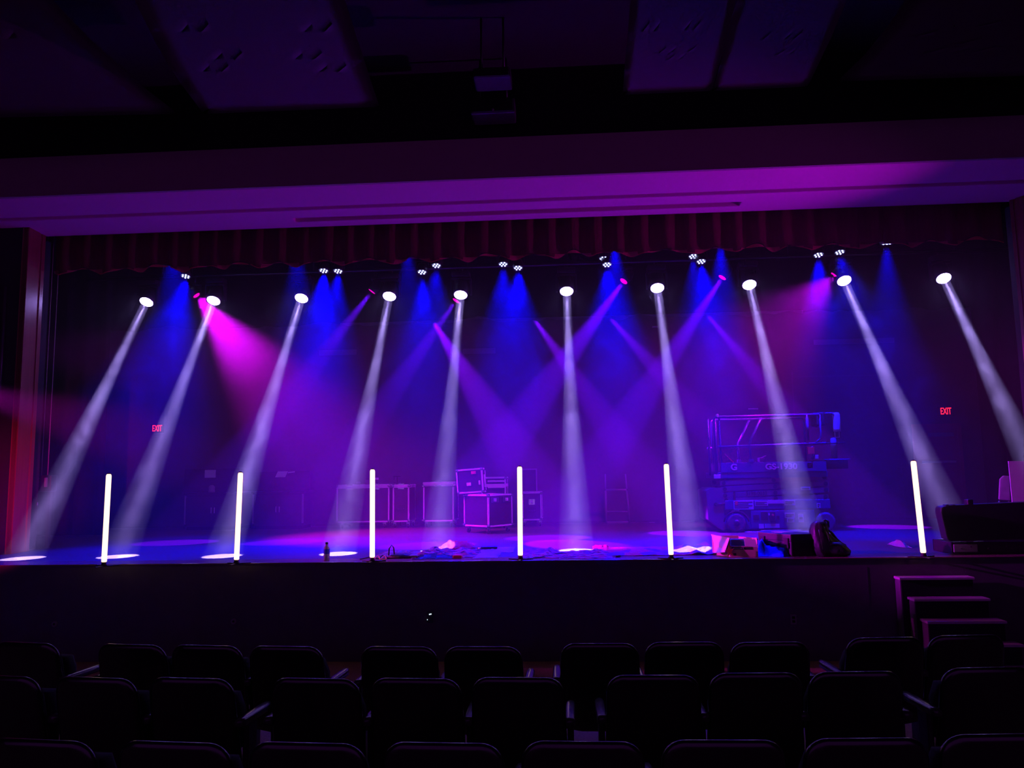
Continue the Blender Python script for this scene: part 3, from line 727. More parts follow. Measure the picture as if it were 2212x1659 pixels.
# ---------------------------------------------------------------- tubular frame stand
y = 14.0
g = lambda px, py: at(px, py, y)
o = g(1335, 1131); o.z = SZ
t = thing('frame_stand', 'tall thin metal frame with two cross bars at the back of the stage', 'frame', o)
L_ = lambda px, py: g(px, py) - o
for xs in ((1310, 1308, 1307.5), (1360, 1354, 1351)):
    b = L_(xs[0], 1131); b.z = 0
    MB().tube([b, L_(xs[1], 1060)], .016).build('leg', 'palewall', t)
    MB().tube([L_(xs[1], 1056), L_(xs[2], 1024)], .013).build('upright', 'palewall', t)
MB().tube([L_(1308, 1058), L_(1354, 1058)], .016).build('cross_bar', 'palewall', t)
MB().tube([L_(1310, 1105), L_(1358, 1105)], .012).build('cross_bar', 'palewall', t)
MB().box((0, .1, .012), (.4, .2, .024), bev=.006).build('foot', 'palewall', t)
# narrow pale floor strips at the back
for x0, x1, py, lab in [(1165, 1392, 1129.5, 'long thin reflective strip on the floor at the back'), (1402, 1415, 1128.5, 'short reflective strip right of the long one'), (2003, 2050, 1119.5, 'pale tape strip on the floor by the red door')]:
    a, b = on(x0, py, SZ), on(x1, py, SZ); b.y = a.y
    tag(MB().bx((a.x, a.y - .03, SZ + .0005), (b.x, a.y + .03, SZ + .004)).build('floor_strip', 'paper' if x0 > 2000 else 'alu'), lab, 'tape')

# ---------------------------------------------------------------- scissor lift
LY = 11.72
o = at(1700, 1148, LY); o = Vector((o.x, LY + .38, SZ))
K = LY / F
lift = thing('scissor_lift', 'blue and grey electric scissor lift with guard rails at the right of the stage', 'scissor lift', o)
X = lambda px: (px - 1700) * K
Z = lambda py: (1149 - py) * K
FY = -.38
MB().bx((X(1573), FY + .03, Z(1143)), (X(1790), .35, Z(1082)), bev=.01).bx((X(1575), FY, Z(1102)), (X(1792), .38, Z(1082)), bev=.01).build('chassis', 'liftblue', lift)
MB().bx((X(1628), FY - .005, Z(1141)), (X(1758), FY + .06, Z(1104)), bev=.008).build('battery_door', 'liftblue', lift)
MB().prism([(X(1538), FY + .02, Z(1062)), (X(1548), FY + .02, Z(1056)), (X(1572), FY + .02, Z(1056)), (X(1574), FY + .02, Z(1144)), (X(1570), FY + .02, Z(1146)), (X(1540), FY + .02, Z(1122))], (0, 0, 0), (0, .72, 0)).build('end_housing', 'liftgrey', lift)
MB().cyl((X(1558), FY + .0, Z(1090)), (X(1575), FY + .0, Z(1089)), .018, n=10).cyl((X(1556), FY - .01, Z(1090)), (X(1556), FY + .03, Z(1090)), .028).build('tow_eye', 'blackmetal', lift)
for px, py, r in [(1597, 1130.5, 20.5), (1780, 1133, 20)]:
    for yy in (FY - .02, .30):
        wz = r * K
        wh = MB().lathe([(r * K * .78, 0), (r * K, .012), (r * K, .10), (r * K * .78, .115)], c=(X(px), yy + .11, wz), n=32, q=Matrix.Rotation(PI / 2, 3, 'X')).build('wheel', 'tyre', lift)
        MB().lathe([(r * K * .74, 0), (r * K * .70, .03), (r * K * .3, .05), (r * K * .28, .07), (r * K * .15, .08)], c=(X(px), yy + .05, wz), n=28, q=Matrix.Rotation(PI / 2, 3, 'X')).build('hub', 'casewood', wh)
    if px < 1700: MB().tube([(X(px + 26 * math.cos(R(k))), FY - .01, Z(1131) + 26 * K * math.sin(R(k))) for k in range(10, 171, 16)], .012).build('wheel_arch', 'black', lift)
MB().bx((X(1614), FY - .03, Z(1149.5)), (X(1747), FY + .05, Z(1147)), bev=.003).bx((X(1646), FY - .03, Z(1147.5)), (X(1728), FY + .05, Z(1144.5)), bev=.003).build('pothole_guard', 'liftwhite', lift)
def arm(x0, y0, x1, y1, hh, yy, name='scissor_arm'):
    a, b = Vector((X(x0), yy, Z(y0))), Vector((X(x1), yy, Z(y1))); ang = math.atan2(b.z - a.z, b.x - a.x)
    q = Matrix.Rotation(-ang, 3, 'Y'); c = (a + b) / 2
    r = MB().box(c, ((b - a).length, .05, hh * K), rot=q, bev=.006).build(name, 'liftgrey', lift)
    for e in (a, b, c):
        p = e.lerp(c, .06)
        MB().cyl(p + Vector((0, -.035, 0)), p + Vector((0, .035, 0)), .030, n=12).build('pivot_pin', 'blackmetal', r)
    return r
for yy in (FY + .04, .33):
    arm(1568, 1046, 1790, 1037, 11, yy); arm(1570, 1059, 1792, 1050, 11.5, yy); r_ = arm(1570, 1072, 1792, 1063, 11.5, yy); arm(1572, 1082, 1790, 1077, 9, yy)
text('number', 'S198-0033', .085, 'casewood', lift, (X(1642), FY + .012, Z(1068.5)), sx=.85)
MB().bx((X(1593), FY - .012, Z(1079)), (X(1597.5), FY + .03, Z(1063)), bev=.003).build('safety_prop', 'blackmetal', lift)
MB().bx((X(1558), FY, Z(1036)), (X(1790), .38, Z(1024)), bev=.006).build('deck', 'liftblue', lift)
MB().bx((X(1570), FY - .012, Z(1024)), (X(1788), FY + .012, Z(1003.5)), bev=.003).bx((X(1570), .368, Z(1024)), (X(1788), .392, Z(1003.5)), bev=.003).build('toe_board', 'liftblue', lift)
MB().bx((X(1555), FY - .02, Z(1036)), (X(1568), FY + .03, Z(1027.5)), bev=.004).build('corner_block', 'liftwhite', lift)
text('lettering', 'GS-1930', .118, 'liftwhite', lift, (X(1695), FY - .016, Z(1013.4)), sx=1.12, bold=.004)
text('emblem', 'G', .125, 'liftwhite', lift, (X(1597), FY - .016, Z(1013.2)), sx=1.05, bold=.005)
def decal(x0, y0, x1, y1, m='liftwhite', yy=FY - .012, lines=0):
    d_ = MB().bx((X(x0), yy, Z(y1)), (X(x1), yy + .02, Z(y0))).build('decal', m, lift)
    if lines:
        q = MB(); hh = (y1 - y0) / (lines + 1)
        for k in range(lines): q.bx((X(x0 + 1.5), yy - .002, Z(y0 + hh * (k + 1.25))), (X(x1 - 2 - (k % 2) * (x1 - x0) * .2), yy + .002, Z(y0 + hh * (k + .75))))
        q.build('printed_line', 'casewood', d_)
    return d_
decal(1749, 1007, 1760, 1017, lines=2); decal(1766, 989.5, 1773, 998)
dd = decal(1593, 1082.5, 1634, 1101.5, yy=FY - .006, lines=4)
MB().bx((X(1596), FY - .0085, Z(1092)), (X(1602), FY, Z(1084))).build('printed_patch', 'redp', dd)
decal(1637, 1084, 1664, 1094.5, yy=FY - .005, lines=3); decal(1664, 1083, 1697, 1090, yy=FY - .004); decal(1698, 1083, 1720, 1094, yy=FY - .005, lines=2)
decal(1764, 1090, 1771.5, 1100.5, yy=FY - .005, lines=2); decal(1590, 1102, 1605, 1111, yy=FY + .018, lines=2)
decal(1697, 1109, 1717.5, 1120, yy=FY - .014, lines=2); decal(1701, 1120, 1716, 1129, yy=FY - .014, lines=2); decal(1724.5, 1112, 1735, 1129, yy=FY - .014, lines=1)
decal(1643, 1131.5, 1653, 1141, yy=FY - .014); decal(1655, 1131.5, 1685, 1140, yy=FY - .014); decal(1734, 1056, 1753, 1063, yy=FY + .005, lines=1)
for x0, y0, x1, y1 in ((1632, 1113, 1644, 1123), (1648, 1107, 1662, 1124), (1680, 1115, 1686, 1123)):
    MB().bx((X(x0), FY - .016, Z(y1)), (X(x1), FY + .01, Z(y0)), bev=.004).build('vent_panel', 'blackplastic', lift)
cb = MB().bx((X(1666), FY - .03, Z(1129)), (X(1677), FY + .01, Z(1107)), bev=.006).build('ground_control', 'blackplastic', lift)
MB().cyl((X(1671.5), FY - .03, Z(1113)), (X(1671.5), FY - .045, Z(1113)), .016, n=12).build('stop_button', 'redp', cb); MB().box((X(1664.5), FY - .02, Z(1112)), (.02, .02, .03)).build('key_switch', 'liftwhite', cb)
# guard rails, near side and far side
def rail(px, yy, r=.019, name='guard_rail', m='liftblue'):
    MB().tube([(X(x), yy, Z(y)) for x, y in px], r).build(name, m, lift)
def rounded(pts, rr=8):
    out = []
    for i, p in enumerate(pts):
        if i in (0, len(pts) - 1): out.append(p); continue
        p = Vector(p); a = (Vector(pts[i - 1]) - p); b = (Vector(pts[i + 1]) - p)
        a = p + a.normalized() * min(rr, a.length / 2); b = p + b.normalized() * min(rr, b.length / 2)
        for k in range(6):
            t_ = k / 5; out.append(tuple(a.lerp(p, t_).lerp(p.lerp(b, t_), t_)))
    return out
for yy in (FY, .38):
    rail(rounded([(1560, 1030), (1560, 906), (1780, 905)] if yy < 0 else [(1576, 1005), (1576, 906), (1781, 905), (1781, 1003)]), yy)
    rail([(1564, 969.5), (1790, 965.5)], yy, .016, 'mid_rail')
    rail(rounded([(1634, 1003), (1632, 962), (1660, 908)], 10), yy, .019, 'brace')
    MB().box((X(1634), yy, Z(1000)), (.07, .04, .05), bev=.008).build('bracket', 'liftblue', lift)
rail(rounded([(1754, 905), (1754, 960)], 4), FY, .021, 'post'); rail(rounded([(1781, 905), (1781, 955), (1770, 964)], 8), FY - .0, .014, 'extension_rail')
rail(rounded([(1760, 972), (1764, 988), (1760, 1000)], 4), FY, .02, 'post'); MB().bx((X(1752), FY - .02, Z(988)), (X(1765), FY + .02, Z(973))).build('bracket', 'redp', lift)
for x in (1556, 1566, 1572): MB().tube([(X(x), FY + .3 * (1572 - x) / 16 + .02, Z(1030)), (X(x), FY + .3 * (1572 - x) / 16 + .02, Z(908))], .017).build('gate_post', 'liftblue', lift)
MB().box((X(1567.5), FY, Z(903)), (.035, .05, .05), bev=.01).build('gate_cap', 'liftwhite', lift)
MB().tube([(X(1580), FY, Z(985)), (X(1597), FY, Z(1003))], .006).build('lanyard', 'redp', lift)
MB().bx((X(1788), -.33, Z(1020)), (X(1836), .33, Z(1001)), bev=.006).build('extension_deck', 'blackmetal', lift)
MB().tube([(X(1785), FY + .02, Z(1000.5)), (X(1838), FY + .02, Z(1000.5))], .012).build('edge_rail', 'liftblue', lift)
MB().bx((X(1782), -.2, Z(928)), (X(1800), .1, Z(898)), bev=.02).build('control_box', 'blackplastic', lift)
MB().tube(rounded([(X(1797), FY + .1, Z(902)), (X(1812), FY + .1, Z(902)), (X(1815), FY + .1, Z(906))], .03), .016).build('bracket', 'liftblue', lift)
MB().lathe([(.05, 0), (.055, .03), (.052, .24), (.04, .285)], c=(X(1821), FY + .12, Z(941)), n=18).build('beacon_canister', 'liftwhite', lift)
MB().tube([(X(1816), FY + .12, Z(942)), (X(1816), FY + .12, Z(953)), (X(1825), FY + .12, Z(953)), (X(1825), FY + .12, Z(942))], .007).build('hook', 'alu', lift)
MB().lathe([(.045, 0), (.045, .28), (.035, .31)], c=(X(1813), FY + .14, Z(998)), n=16).build('canister', 'palewall', lift)
MB().tube([(X(1790), FY, Z(966)), (X(1830), FY, Z(966))], .012).build('extension_rail', 'blackmetal', lift)
MB().bx((X(1662), -.1, Z(1003)), (X(1672), .05, Z(993)), bev=.01).cyl((X(1670), -.05, Z(994)), (X(1677), -.05, Z(990)), .014).build('tool_clip', 'blackplastic', lift)

# ---------------------------------------------------------------- fly ropes and fittings in the left wing
RY = 10.55
for k, (x0, x1) in enumerate([(82, 77), (95, 90), (109, 103)]):
    a, b = at(x1, 1027, RY), at(x0, 908, RY); xx = (a.x + b.x) / 2
    tag(MB().cyl((xx, RY, a.z), (xx, RY, 5.6), .006, n=8).build('fly_rope', 'rope'), ['vertical fly rope nearest the jamb in the left wing', 'vertical fly rope, middle of three in the left wing', 'vertical fly rope farthest from the jamb in the left wing'][k], 'rope', 'fly ropes in the left wing')
a, b = at(66, 1062, RY), at(92, 1027, RY)
t = thing('rope_lock', 'dark box that holds the fly ropes in the left wing', 'rope lock', ((a.x + b.x) / 2 + .03, RY, SZ))
MB().bx((-.14, -.06, a.z - SZ), (.22, .08, b.z - SZ), bev=.01).build('housing', 'blackmetal', t)
for s in (-.08, .04, .16): MB().bx((s - .012, -.1, (a.z + b.z) / 2 - SZ - .05), (s + .012, -.05, (a.z + b.z) / 2 - SZ + .08), bev=.005).build('lever', 'palewall', t)
for s in (-.1, .17): MB().bx((s - .02, -.02, 0), (s + .02, .04, a.z - SZ)).build('leg', 'blackmetal', t)
a = at(66, 1083, RY - .25); b = at(79, 1092, RY - .25)
t = thing('wall_hook', 'shiny bent metal arm sticking out behind the left jamb', 'bracket', (a.x - .1, a.y, a.z))
MB().tube(rounded([(0, 0, 0), (.19, 0, 0), (.2, 0, -.07), (.02, 0, -.09)], .03), .016).build('arm', 'steel', t)
MB().tube([(.06, 0, -.09), (.05, 0, -.36), (.04, 0, -.58)], .013).build('strap', 'steel', t)

# ---------------------------------------------------------------- things along the front of the stage
# water bottle
p = on(705.5, 1210.5, SZ); s = .0052
t = thing('water_bottle', 'clear plastic water bottle standing on the stage edge', 'bottle', p)
MB().lathe([(.028, 0), (.033, .006), (.033, .07), (.031, .085), (.033, .10), (.033, .125), (.028, .15), (.013, .172), (.013, .18)], n=20).build('body', 'water', t)
MB().lathe([(.0335, .072), (.0342, .076), (.0342, .122), (.0335, .126)], n=20).build('wrapper', 'blue', t)
MB().lathe([(.016, .178), (.016, .196), (.013, .199)], n=16).build('cap', 'blackplastic', t)
# crumpled cloths
def cloth(name, label, m, cx, cy, w, d, h, seed, rz=0, cat='cloth', rough=1.0, base=SZ, grp=None, th=.006):
    def f(u, v):
        x, y = (u - .5) * w, (v - .5) * d
        x += .10 * w * nz(u * 3, v * 3, seed); y += .10 * d * nz(u * 3, v * 3, seed + 5)
        e = min(1, 5 * min(u, 1 - u)) * min(1, 5 * min(v, 1 - v))
        ridg = 1 - abs(nz(u * 4.2 * rough, v * 3.4 * rough, seed + 9)) * 2
        z = .004 + h * max(0, .35 * e + e * .7 * max(0, ridg) ** 2 * (0.5 + nz(u * 2, v * 2, seed + 3)) + .12 * e * nz(u * 11, v * 9, seed))
        return Vector((x, y, z))
    b = MB().sheet(f, 46, 30, th=-th).build(name, m, None, (cx, cy, base)); b.rotation_euler.z = rz
    return tag(b, label, cat, grp)
def mid(x0, x1, y0, y1):
    a, b = on((x0 + x1) / 2, y1, SZ), on((x0 + x1) / 2, y0, SZ); w = on(x1, (y0 + y1) / 2, SZ).x - on(x0, (y0 + y1) / 2, SZ).x
    return dict(cx=(a.x + b.x) / 2, cy=(a.y + b.y) / 2, w=w, d=b.y - a.y)
cloth('quilt', 'crumpled quilt in purple and pink spread left of the middle tube lamp', 'quilt', **mid(900, 1040, 1188, 1206), h=.07, seed=1, cat='quilt')
cloth('plush_blanket', 'fuzzy red blanket lying on the crumpled quilt', 'pink', **mid(953, 1022, 1183, 1191), h=.085, seed=2, cat='blanket', rough=1.6, base=SZ + .03)
cloth('mauve_cloth', 'shiny mauve cloth lying flat just left of the middle tube lamp', 'violet', **mid(1030, 1082, 1188, 1206), h=.04, seed=3)
cloth('mauve_cloth', 'shiny mauve cloth lying behind its neighbour by the middle tube lamp', 'violet', **mid(1066, 1110, 1182, 1194), h=.035, seed=13)
cloth('quilt', 'dark patterned quilt lying right of the middle tube lamp', 'quilt', **mid(1130, 1205, 1186, 1206), h=.05, seed=4, cat='quilt')
cloth('patterned_throw', 'crumpled patterned throw lying in front of a white light pool', 'quilt', **mid(1206, 1318, 1191, 1207), h=.055, seed=5, cat='throw')
cloth('red_cloth', 'small bright red cloth right of the white light pool', 'redcloth', **mid(1280, 1318, 1180, 1190), h=.05, seed=6)
cloth('plastic_film', 'crinkled clear film beside the third tube lamp', 'glossy', **mid(818, 902, 1192, 1206), h=.05, seed=7, cat='plastic film')
cloth('blue_jersey', 'bright blue crumpled garment in front of the black hard case', 'blue', **mid(1614, 1704, 1186, 1203), h=.24, seed=8, cat='clothes', rough=.8)
# long striped rug, its right end rising towards the box
a, b = on(1310, 1199, SZ), on(1545, 1199, SZ)
def rugf(u, v):
    x = a.x + (b.x + .06 - a.x) * u; y = 8.72 + .95 * v + .02 * nz(u * 6, v * 3)
    z = SZ + .006 + .012 * abs(nz(u * 9, v * 4, 2)) + (.03 * math.exp(-((u - .80) / .05) ** 2)) + (.06 * ((u - .86) / .14) ** 1.2 if u > .86 else 0) * (.4 + .6 * v)
    return Vector((x, y, z))
tag(MB().sheet(rugf, 70, 16, th=-.008).build('striped_rug', 'rugm'), 'red and purple rug along the stage edge under the fifth tube lamp', 'rug')
# black bags, small gear and cables by the third tube lamp
a, b = on(832, 1207, SZ), on(886, 1207, SZ)
t = thing('flat_bag', 'flat black bag lying along the stage edge by the third tube lamp', 'bag', ((a.x + b.x) / 2, a.y + .08, SZ)); w = b.x - a.x
MB().loft([[Vector((x, -.09 * k, z)) for x, z in ((-w / 2, .004), (w / 2, .004), (w / 2 - .01, .03), (w * .2, .045), (-w * .25, .04), (-w / 2 + .02, .02))] for k in (1, .6, -.6, -1)]).build('body', 'skin', t)
MB().tube([(-w * .42, .0, .03), (-w * .42, .02, .10), (-w * .33, .03, .14), (-w * .24, .02, .11), (-w * .2, 0, .04)], .008).build('handle', 'skin', t)
a, b = on(883, 1205, SZ), on(903, 1205, SZ)
tag(MB().bx((a.x, a.y - .05, SZ), (b.x, a.y + .05, SZ + .032), bev=.008).build('power_bank', 'palewall'), 'small pale plastic block lying beside the flat black bag', 'gadget')
cloth('black_bag', 'black cloth bag under the front of the crumpled quilt', 'skin', **mid(898, 985, 1198, 1208), h=.06, seed=11, cat='bag')
a, b = on(979, 1206, SZ), on(998, 1206, SZ)
tag(MB().bx((a.x, a.y - .06, SZ), (b.x, a.y + .04, SZ + .04), bev=.012).build('red_pouch', 'redcloth'), 'small red pouch at the front edge of the crumpled quilt', 'pouch')
def cable(label, m, pts, r=.006, name='cable', cat='cable'):
    P_ = [Vector((*on(x, y, SZ).xy, SZ + r + z)) for x, y, z in pts]
    Q_ = []
    for i in range(len(P_) - 1):
        p0, p1, p2, p3 = P_[max(i - 1, 0)], P_[i], P_[i + 1], P_[min(i + 2, len(P_) - 1)]
        for k in range(6):
            u = k / 6; Q_.append(.5 * ((2 * p1) + (p2 - p0) * u + (2 * p0 - 5 * p1 + 4 * p2 - p3) * u * u + (3 * p1 - p0 - 3 * p2 + p3) * u ** 3))
    return tag(MB().tube(Q_ + [P_[-1]], r).build(name, m), label, cat)
cable('black cable curling out from the foot of the third tube lamp', 'rubber', [(778, 1209, 0), (792, 1206, 0), (806, 1205, .01), (818, 1208, .0), (826, 1205, .02), (838, 1206, 0)])
cable('orange cable knotted beside the foot of the third tube lamp', 'orange', [(808, 1209, 0), (816, 1206, .02), (822, 1209, .0), (830, 1206, .02), (834, 1208, .0), (826, 1210, 0)])
cable('thin black cable running along the stage edge before the patterned throw', 'rubber', [(1135, 1203, 0), (1160, 1206, 0), (1185, 1202, .01), (1215, 1198, .01), (1240, 1203, .0), (1280, 1203, 0), (1320, 1202, 0)])
a = on(1335, 1204, SZ); tag(MB().box((a.x, a.y, SZ + .012), (.06, .03, .022), rot=.4, bev=.008).build('key_bunch', 'skin'), 'small dark shiny object on the stage edge before the rug', 'gadget')
a = on(1050, 1188, SZ); tag(MB().box((a.x + .05, 9.42, SZ + .04), (.20, .10, .03), rot=.1, bev=.01).build('hand_tool', 'skin'), 'small dark tool lying behind the mauve cloths', 'tool')
a = on(1035, 1186, SZ); tag(MB().cyl((a.x, 9.45, SZ + .03), (a.x + .10, 9.43, SZ + .03), .011, n=10).build('metal_rod', 'steel'), 'short bright metal rod beside the dark tool', 'rod')
# cardboard box with cut-open flaps
bc = on(1579, 1203.5, SZ); u1 = bc.y / F
t = thing('cardboard_box', 'open cardboard box with a red star, near the stage edge', 'box', (bc.x, bc.y + .02, SZ))
g1, g2 = R(-5), R(122)    # directions of the right-hand face and of the left-hand face
e1 = Vector((math.cos(g1), math.sin(g1), 0)); e2 = Vector((math.cos(g2), math.sin(g2), 0)); w1, w2, hb = .285, .27, .20
def wall(a_, b_, z0, z1, name, m='card'):
    n_ = (b_ - a_).cross(Vector((0, 0, 1))).normalized() * .004
    return MB().prism([a_ + Vector((0, 0, z0)), b_ + Vector((0, 0, z0)), b_ + Vector((0, 0, z1)), a_ + Vector((0, 0, z1))], n_, -n_).build(name, m, t)
O0 = Vector((0, 0, 0)); A1, A2 = e1 * w1, e2 * w2
MB().prism([O0, A1, A1 + A2, A2], (0, 0, .002), (0, 0, .010)).build('bottom', 'card', t)
wall(O0, A1, 0, .115, 'side_panel'); wall(A2, A2 + A1, 0, hb + .01, 'side_panel'); wall(A1, A1 + A2, 0, hb, 'side_panel'); lf = wall(O0, A2, .0, hb - .0, 'side_panel')
# right flap folded out towards us, left flap hanging out with the star
MB().prism([A1 * .55 + Vector((0, -.004, .115)), A1 * 1.02 + Vector((0, -.004, .1)), A1 * 1.02 + Vector((.0, .02, hb - .02)), A1 * .52 + Vector((0, .02, hb))], (0, -.003, 0), (0, .003, 0)).build('flap', 'paper', t)
nl = Vector((e2.y, -e2.x, 0)) * -1
if nl.y > 0: nl = -nl
fl0, fl1 = Vector((-.002, -.012, hb)), A2 + Vector((-.012, -.012, hb + .025))
fp = [fl0, fl1, A2 * .93 + nl * .03 + Vector((.03, 0, .13)), A2 * .62 + nl * .07 + Vector((0, 0, .032)), nl * .075 + Vector((.0, 0, .055))]
MB().prism(fp, nl * .004, nl * -.002).build('flap', 'paper', t)
sc0 = (Vector(fp[4]) * .82 + Vector(fp[3]) * .25); sc0 = Vector((-.018, fp[4].y - .012, .062))
star = []
for k in range(10):
    rr = .075 if k % 2 == 0 else .026; an = PI / 2 + k * PI / 5 + .15; star.append(sc0 + Vector((rr * math.cos(an) * .75, 0, rr * math.sin(an))))
cenv = sc0
m = MB(); vv = [m.bm.verts.new(p) for p in star]; v2 = [m.bm.verts.new(p + Vector((0, .005, 0))) for p in star]; cA = m.bm.verts.new(cenv); cB = m.bm.verts.new(cenv + Vector((0, .005, 0)))
for k in range(10):
    j = (k + 1) % 10; m.bm.faces.new((vv[k], vv[j], cA)); m.bm.faces.new((v2[j], v2[k], cB)); m.bm.faces.new((vv[k], v2[k], v2[j], vv[j]))
m.build('star', 'redp', t)
n1 = Vector((e1.y, -e1.x, 0))
def print_(x0, x1, z0, z1, mm, name='printed_band', off=.006):
    MB().prism([e1 * x0 + Vector((0, 0, z0)), e1 * x1 + Vector((0, 0, z0)), e1 * x1 + Vector((0, 0, z1)), e1 * x0 + Vector((0, 0, z1))], n1 * off, n1 * (off - .004)).build(name, mm, t)
print_(.015, .23, .078, .104, 'casewood'); print_(.03, .12, .084, .096, 'palewall', 'printed_mark', .008); text('printed_letter', 'T', .02, 'paper', t, e1 * .135 + n1 * .009 + Vector((0, 0, .09)), rot=(PI / 2, 0, g1)); print_(.03, .06, .015, .04, 'casewood', 'printed_mark')
# grey picture-like lump of packing inside the box
tag(MB().box((bc.x + .10, bc.y + .10, SZ + .10), (.16, .08, .165), rot=g1, bev=.012, seg=3).build('packing_block', 'palewall'), 'grey block of packing inside the open cardboard box', 'packing')
# black hard case with latches
pc = on(1712, 1203, SZ)
w, d, h = .34, .30, .235; rz = R(16)
ux, uy = Vector((math.cos(rz), math.sin(rz), 0)), Vector((-math.sin(rz), math.cos(rz), 0))
rz = R(14)
ux, uy = Vector((math.cos(rz), math.sin(rz), 0)), Vector((-math.sin(rz), math.cos(rz), 0)); d = .44
cen = Vector((pc.x, pc.y + .02, SZ)) + ux * w / 2 + uy * d / 2
uy2 = Vector((-.45, .45, 0))
t = thing('hard_case', 'black hard case with latches lying between the blue garment and the backpack', 'case', cen, rz)
sk = .16
def sh(p): return Vector((p[0] - (p[1] + d / 2) * .32, p[1], p[2]))
def sbox(lo, hi, name, m, par=None, bev=.012):
    q = MB().bx(lo, hi, bev=bev, seg=3)
    for v in q.bm.verts: v.co = sh(v.co)
    return q.build(name, m, par or t)
sbox((-w / 2, -d / 2, 0), (w / 2, d / 2, h * .62), 'body', 'blackplastic'); sbox((-w / 2 - .004, -d / 2 - .004, h * .64), (w / 2 + .004, d / 2 + .004, h), 'lid', 'blackplastic')
sbox((-w / 2 - .01, -d / 2 - .01, h * .60), (w / 2 + .01, d / 2 + .01, h * .66), 'seam_rim', 'blackplastic', bev=.004)
for yy in (-d / 2 + .05, d / 2 - .07):
    sbox((-w / 2 - .022, yy - .03, h * .36), (-w / 2 + .0, yy + .03, h * .82), 'latch', 'rubber', bev=.006)
sbox((-w / 2 - .03, -.07, h * .42), (-w / 2 - .008, .05, h * .54), 'handle', 'rubber', bev=.01)
q = sbox((-.09, -.02, h), (.06, .13, h + .004), 'sticker', 'liftwhite', bev=.001)
# black backpack slumped on the edge
b0 = on(1800, 1203, SZ); k_ = b0.y / F
t = thing('backpack', 'black backpack slumped on the stage edge beside the hard case', 'backpack', (b0.x, b0.y + .14, SZ))
def ring(z, x0, x1, dy, ly=0, n=44):
    out = []
    for i in range(n):
        an = 2 * PI * i / n; cx, rx = (x0 + x1) / 2, (x1 - x0) / 2
        w_ = 1 + .09 * nz(math.cos(an) * 2.5, math.sin(an) * 2.5, z * 9) + .035 * math.sin(an * 9 + z * 12)
        out.append(Vector(((cx + rx * math.copysign(abs(math.cos(an)) ** .8, math.cos(an)) * w_ - 1800) * k_, ly + dy * math.copysign(abs(math.sin(an)) ** .8, math.sin(an)) * w_, z)))
    return out
prof = [(.0, 1768, 1836, .12), (.05, 1765, 1838, .135), (.10, 1764, 1833, .13), (.15, 1764, 1822, .12), (.21, 1764, 1809, .11), (.27, 1765, 1802, .10), (.32, 1768, 1800, .085), (.355, 1773, 1797, .06), (.37, 1779, 1792, .03)]
MB().loft([ring(z, a_, b_, dy) for z, a_, b_, dy in prof]).build('body', 'skin', t)
MB().loft([ring(z, a_, b_, dy, -.10) for z, a_, b_, dy in [(.01, 1795, 1836, .05), (.06, 1792, 1839, .07), (.11, 1792, 1830, .06), (.15, 1796, 1818, .03)]]).build('front_pocket', 'skin', t)
PX = lambda px: (px - 1800) * k_
MB().tube([(PX(1790), .0, .355), (PX(1797), -.01, .375), (PX(1803), 0, .36), (PX(1804), .01, .30), (PX(1799), 0, .285)], .012).build('top_handle', 'skin', t)
MB().tube([(PX(1797), -.04, .28), (PX(1806), -.05, .24), (PX(1815), -.04, .18), (PX(1826), -.02, .13), (PX(1837), 0, .105)], [.012, .014, .014, .012, .008]).build('strap', 'skin', t)
MB().box((PX(1799), -.09, .24), (.02, .012, .016), bev=.003).build('buckle', 'steel', t)
for x0, z0, x1, z1 in ((1776, .30, 1779, .08), (1788, .33, 1794, .16)): MB().tube([(PX(x0), -.105, z0 - .02), (PX((x0 + x1) / 2), -.135, (z0 + z1) / 2), (PX(x1), -.14, z1)], .005).build('zip', 'palewall', t)
a = on(1768, 1201, SZ); tag(MB().lathe([(.014, 0), (.016, .03), (.016, .08), (.008, .095), (.007, .11)], c=(a.x, a.y - .01, SZ), n=14).build('small_bottle', 'glossy'), 'small clear bottle between the hard case and the backpack', 'bottle')
# crumpled packet further back
cloth('crumpled_packet', 'crumpled purple packet lying alone on the floor near the last tube lamp', 'violet', **mid(1932, 1954, 1176, 1184), h=.075, seed=17, cat='packet', rough=.6)
# long hard case with its lid open at the right edge
rc = on(2057, 1197.5, SZ); w, d, hb = 1.35, .42, .125
t = thing('long_hard_case', 'long black hard case standing open at the right end of the stage', 'case', (rc.x + w / 2, rc.y + d / 2, SZ))
MB().bx((-w / 2, -d / 2, 0), (w / 2, d / 2, .02), bev=.006).bx((-w / 2, -d / 2, .01), (-w / 2 + .02, d / 2, hb), bev=.005).bx((w / 2 - .02, -d / 2, .01), (w / 2, d / 2, hb), bev=.005).bx((-w / 2, -d / 2, .01), (w / 2, -d / 2 + .02, hb), bev=.005).bx((-w / 2, d / 2 - .02, .01), (w / 2, d / 2, hb), bev=.005).build('base', 'blackplastic', t)
MB().bx((-w / 2 + .02, -d / 2 + .02, .02), (w / 2 - .02, d / 2 - .02, .08)).build('foam_lining', 'rubber', t)
lz0 = hb + .01; K2 = (rc.y) / F
pl = []
lx = lambda px: (px - 2057) * K2 - w / 2
zt_ = lambda py: (1197.5 - py) * K2
out = [(lx(2040), zt_(1103)), (lx(2044), zt_(1100)), (lx(2057), zt_(1098)), (lx(2300), zt_(1090)), (lx(2306), zt_(1096)), (lx(2292), zt_(1166)), (lx(2054), zt_(1171)), (lx(2047), zt_(1166)), (lx(2038.5), zt_(1112))]
lid = MB().prism([(x, -d / 2 - .03, z) for x, z in out], (0, 0, 0), (0, .14, 0))
bmesh.ops.bevel(lid.bm, geom=lid.bm.edges[:], offset=.010, segments=2, profile=.5, affect='EDGES')
